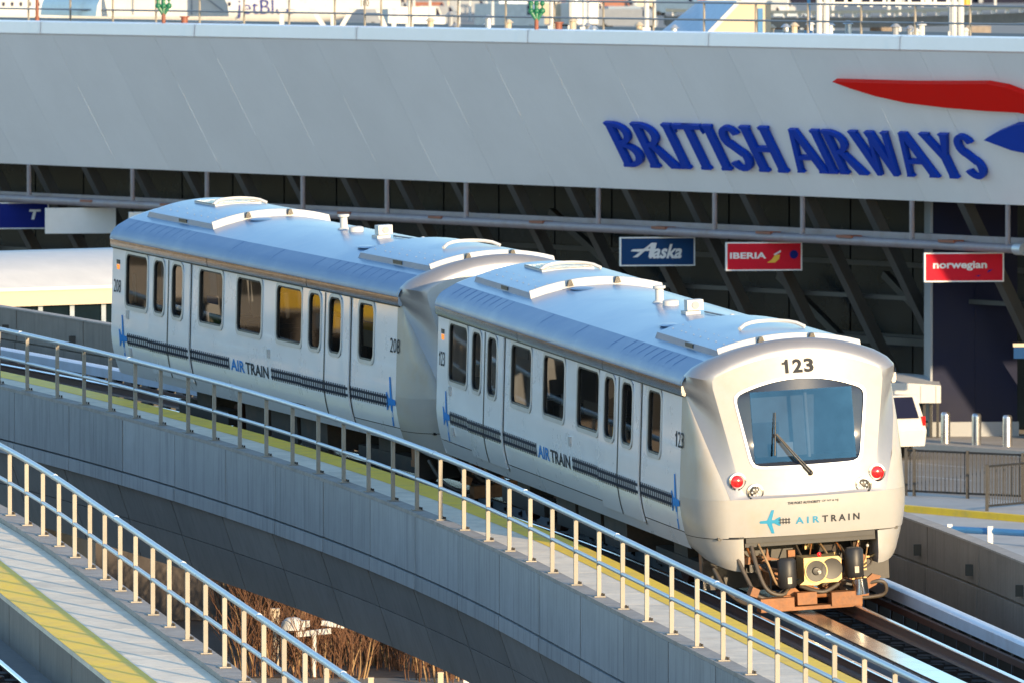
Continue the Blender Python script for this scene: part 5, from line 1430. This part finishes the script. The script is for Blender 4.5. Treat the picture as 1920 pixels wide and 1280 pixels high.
    for k in range(14):
        y0, z0 = rc.uniform(-.95, .95), rc.uniform(.35, .66); y1, z1 = rc.uniform(-.8, .9), rc.uniform(-.15, .2)
        cps = [(rc.uniform(.6, .9), y0, z0), (rc.uniform(.35, .6), y0 * .8 + y1 * .2 + rc.uniform(-.1, .1), .5 * (z0 + z1) - .05), (rc.uniform(.25, .5), y1, z1 - rc.uniform(0, .12)), (rc.uniform(.3, .6), y1 * .6, z1)]
        P('cable%d' % k, lambda: MB().tube(bez(cps), rc.choice((.010, .014, .02)), 6), 'cable', [M_hose, M_rust, M_black, M_trunk][k % 4], 60)
    for k in range(16):
        y0, z0, x0 = rc.uniform(-.95, .95), rc.uniform(-.1, .6), rc.uniform(.55, 1.1); w0, h0 = rc.uniform(.04, .14), rc.uniform(.04, .12)
        P('clut%d' % k, lambda: MB().box(x0, x0 + .15, y0 - w0, y0 + w0, z0 - h0, z0 + h0).box(x0 - .03, x0, y0 - w0 * .5, y0 + w0 * .4, z0 - h0 * .6, z0 + h0 * .5), 'fitting', [M_rust, M_under, M_black, M_brass, M_rust][k % 5])
    # boards inside the side windows; some paint in sunlight and reflections
    ym = lambda z: ys(z) - .16
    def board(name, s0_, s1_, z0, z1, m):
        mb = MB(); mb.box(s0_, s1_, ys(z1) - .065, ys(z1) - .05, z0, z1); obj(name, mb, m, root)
    if num == '208':
        board('route_board', 11.65, 11.25, 2.22, 2.62, M_paint); board('route_board_base', 11.75, 11.15, 2.08, 2.2, M_skyblue)
        board('green_jacket', 11.6, 11.0, 1.74, 1.92, M_greenvest)
        board('yellow_reflection', 5.9, 4.3, 2.38, 2.66, M_yellow); board('pale_screen', 5.9, 4.3, 2.05, 2.3, M_paint)  # yellow boards stand in for a yellow reflection on the glass
        board('yellow_reflection', 3.4, 2.7, 2.34, 2.55, M_yellow); board('pale_screen', 3.4, 2.7, 1.95, 2.2, M_cream)
        board('yellow_reflection', 3.4, 2.7, 2.08, 2.32, M_gold)
        board('painted_sunlit_trim', 16.0, 15.85, 1.8, 2.3, M_cream); board('painted_sunlit_trim', 14.4, 14.0, 2.0, 2.6, M_signwhite)  # pale boards coloured to look like sunlit trim
    else:
        board('notice', 9.0, 8.7, 1.95, 2.12, M_paint); board('pale_screen', 7.6, 6.45, 1.95, 2.15, M_inter2)
        board('painted_sunlit_trim', 16.1, 15.3, 2.42, 2.62, M_cream); board('painted_sunlit_trim', 14.4, 12.9, 2.35, 2.6, M_inter2); board('painted_sunlit_trim', 11.9, 11.2, 2.45, 2.62, M_inter2)  # pale trim colour imitates sun falling inside
        board('yellow_tag', 5.8, 5.55, 1.76, 1.9, M_yellow)
    am = P('amber', lambda: MB().box(16.62, 16.76, 1.49, 1.53, 2.34, 2.42), 'side_lamp', M_amber)
    P('amberh', lambda: MB().box(16.60, 16.78, 1.49, 1.525, 2.43, 2.50), 'lamp_hood', M_black, 0, am)
    for i, (sv, z) in enumerate(((8.1, 1.50), (15.95, .98), (16.05, 1.60))):
        P('ib%d' % i, lambda: MB().box(sv - .05, sv + .05, ys(z) - .01, ys(z) + .03, z - .07, z + .07), 'intercom_box', M_frame)
    return root
def carM(n, F, L, U):
    m = Matrix((-Vector(F), Vector(L), Vector(U))).transposed().to_4x4(); m.translation = Vector(n); return m
def carframe(a, g, r, n):
    F = Vector((sin(a) * cos(g), -cos(a) * cos(g), -sin(g))); Lt = Vector((-cos(a), -sin(a), 0)); U = F.cross(Lt)
    if U.z < 0: U = -U
    return carM(n, F, Lt * cos(r) - U * sin(r), Lt * sin(r) + U * cos(r))
build_car('123', 'white front train car with big windshield and red marker lights', carframe(.229392, .0342345, .0525712, (0, 0, 0)), 0)
build_car('208', 'white rear train car coupled behind the front car, its nose hidden', carframe(.3323305, .0290231, .0535814, (-4.076958, 17.13506, .605896)), 0)
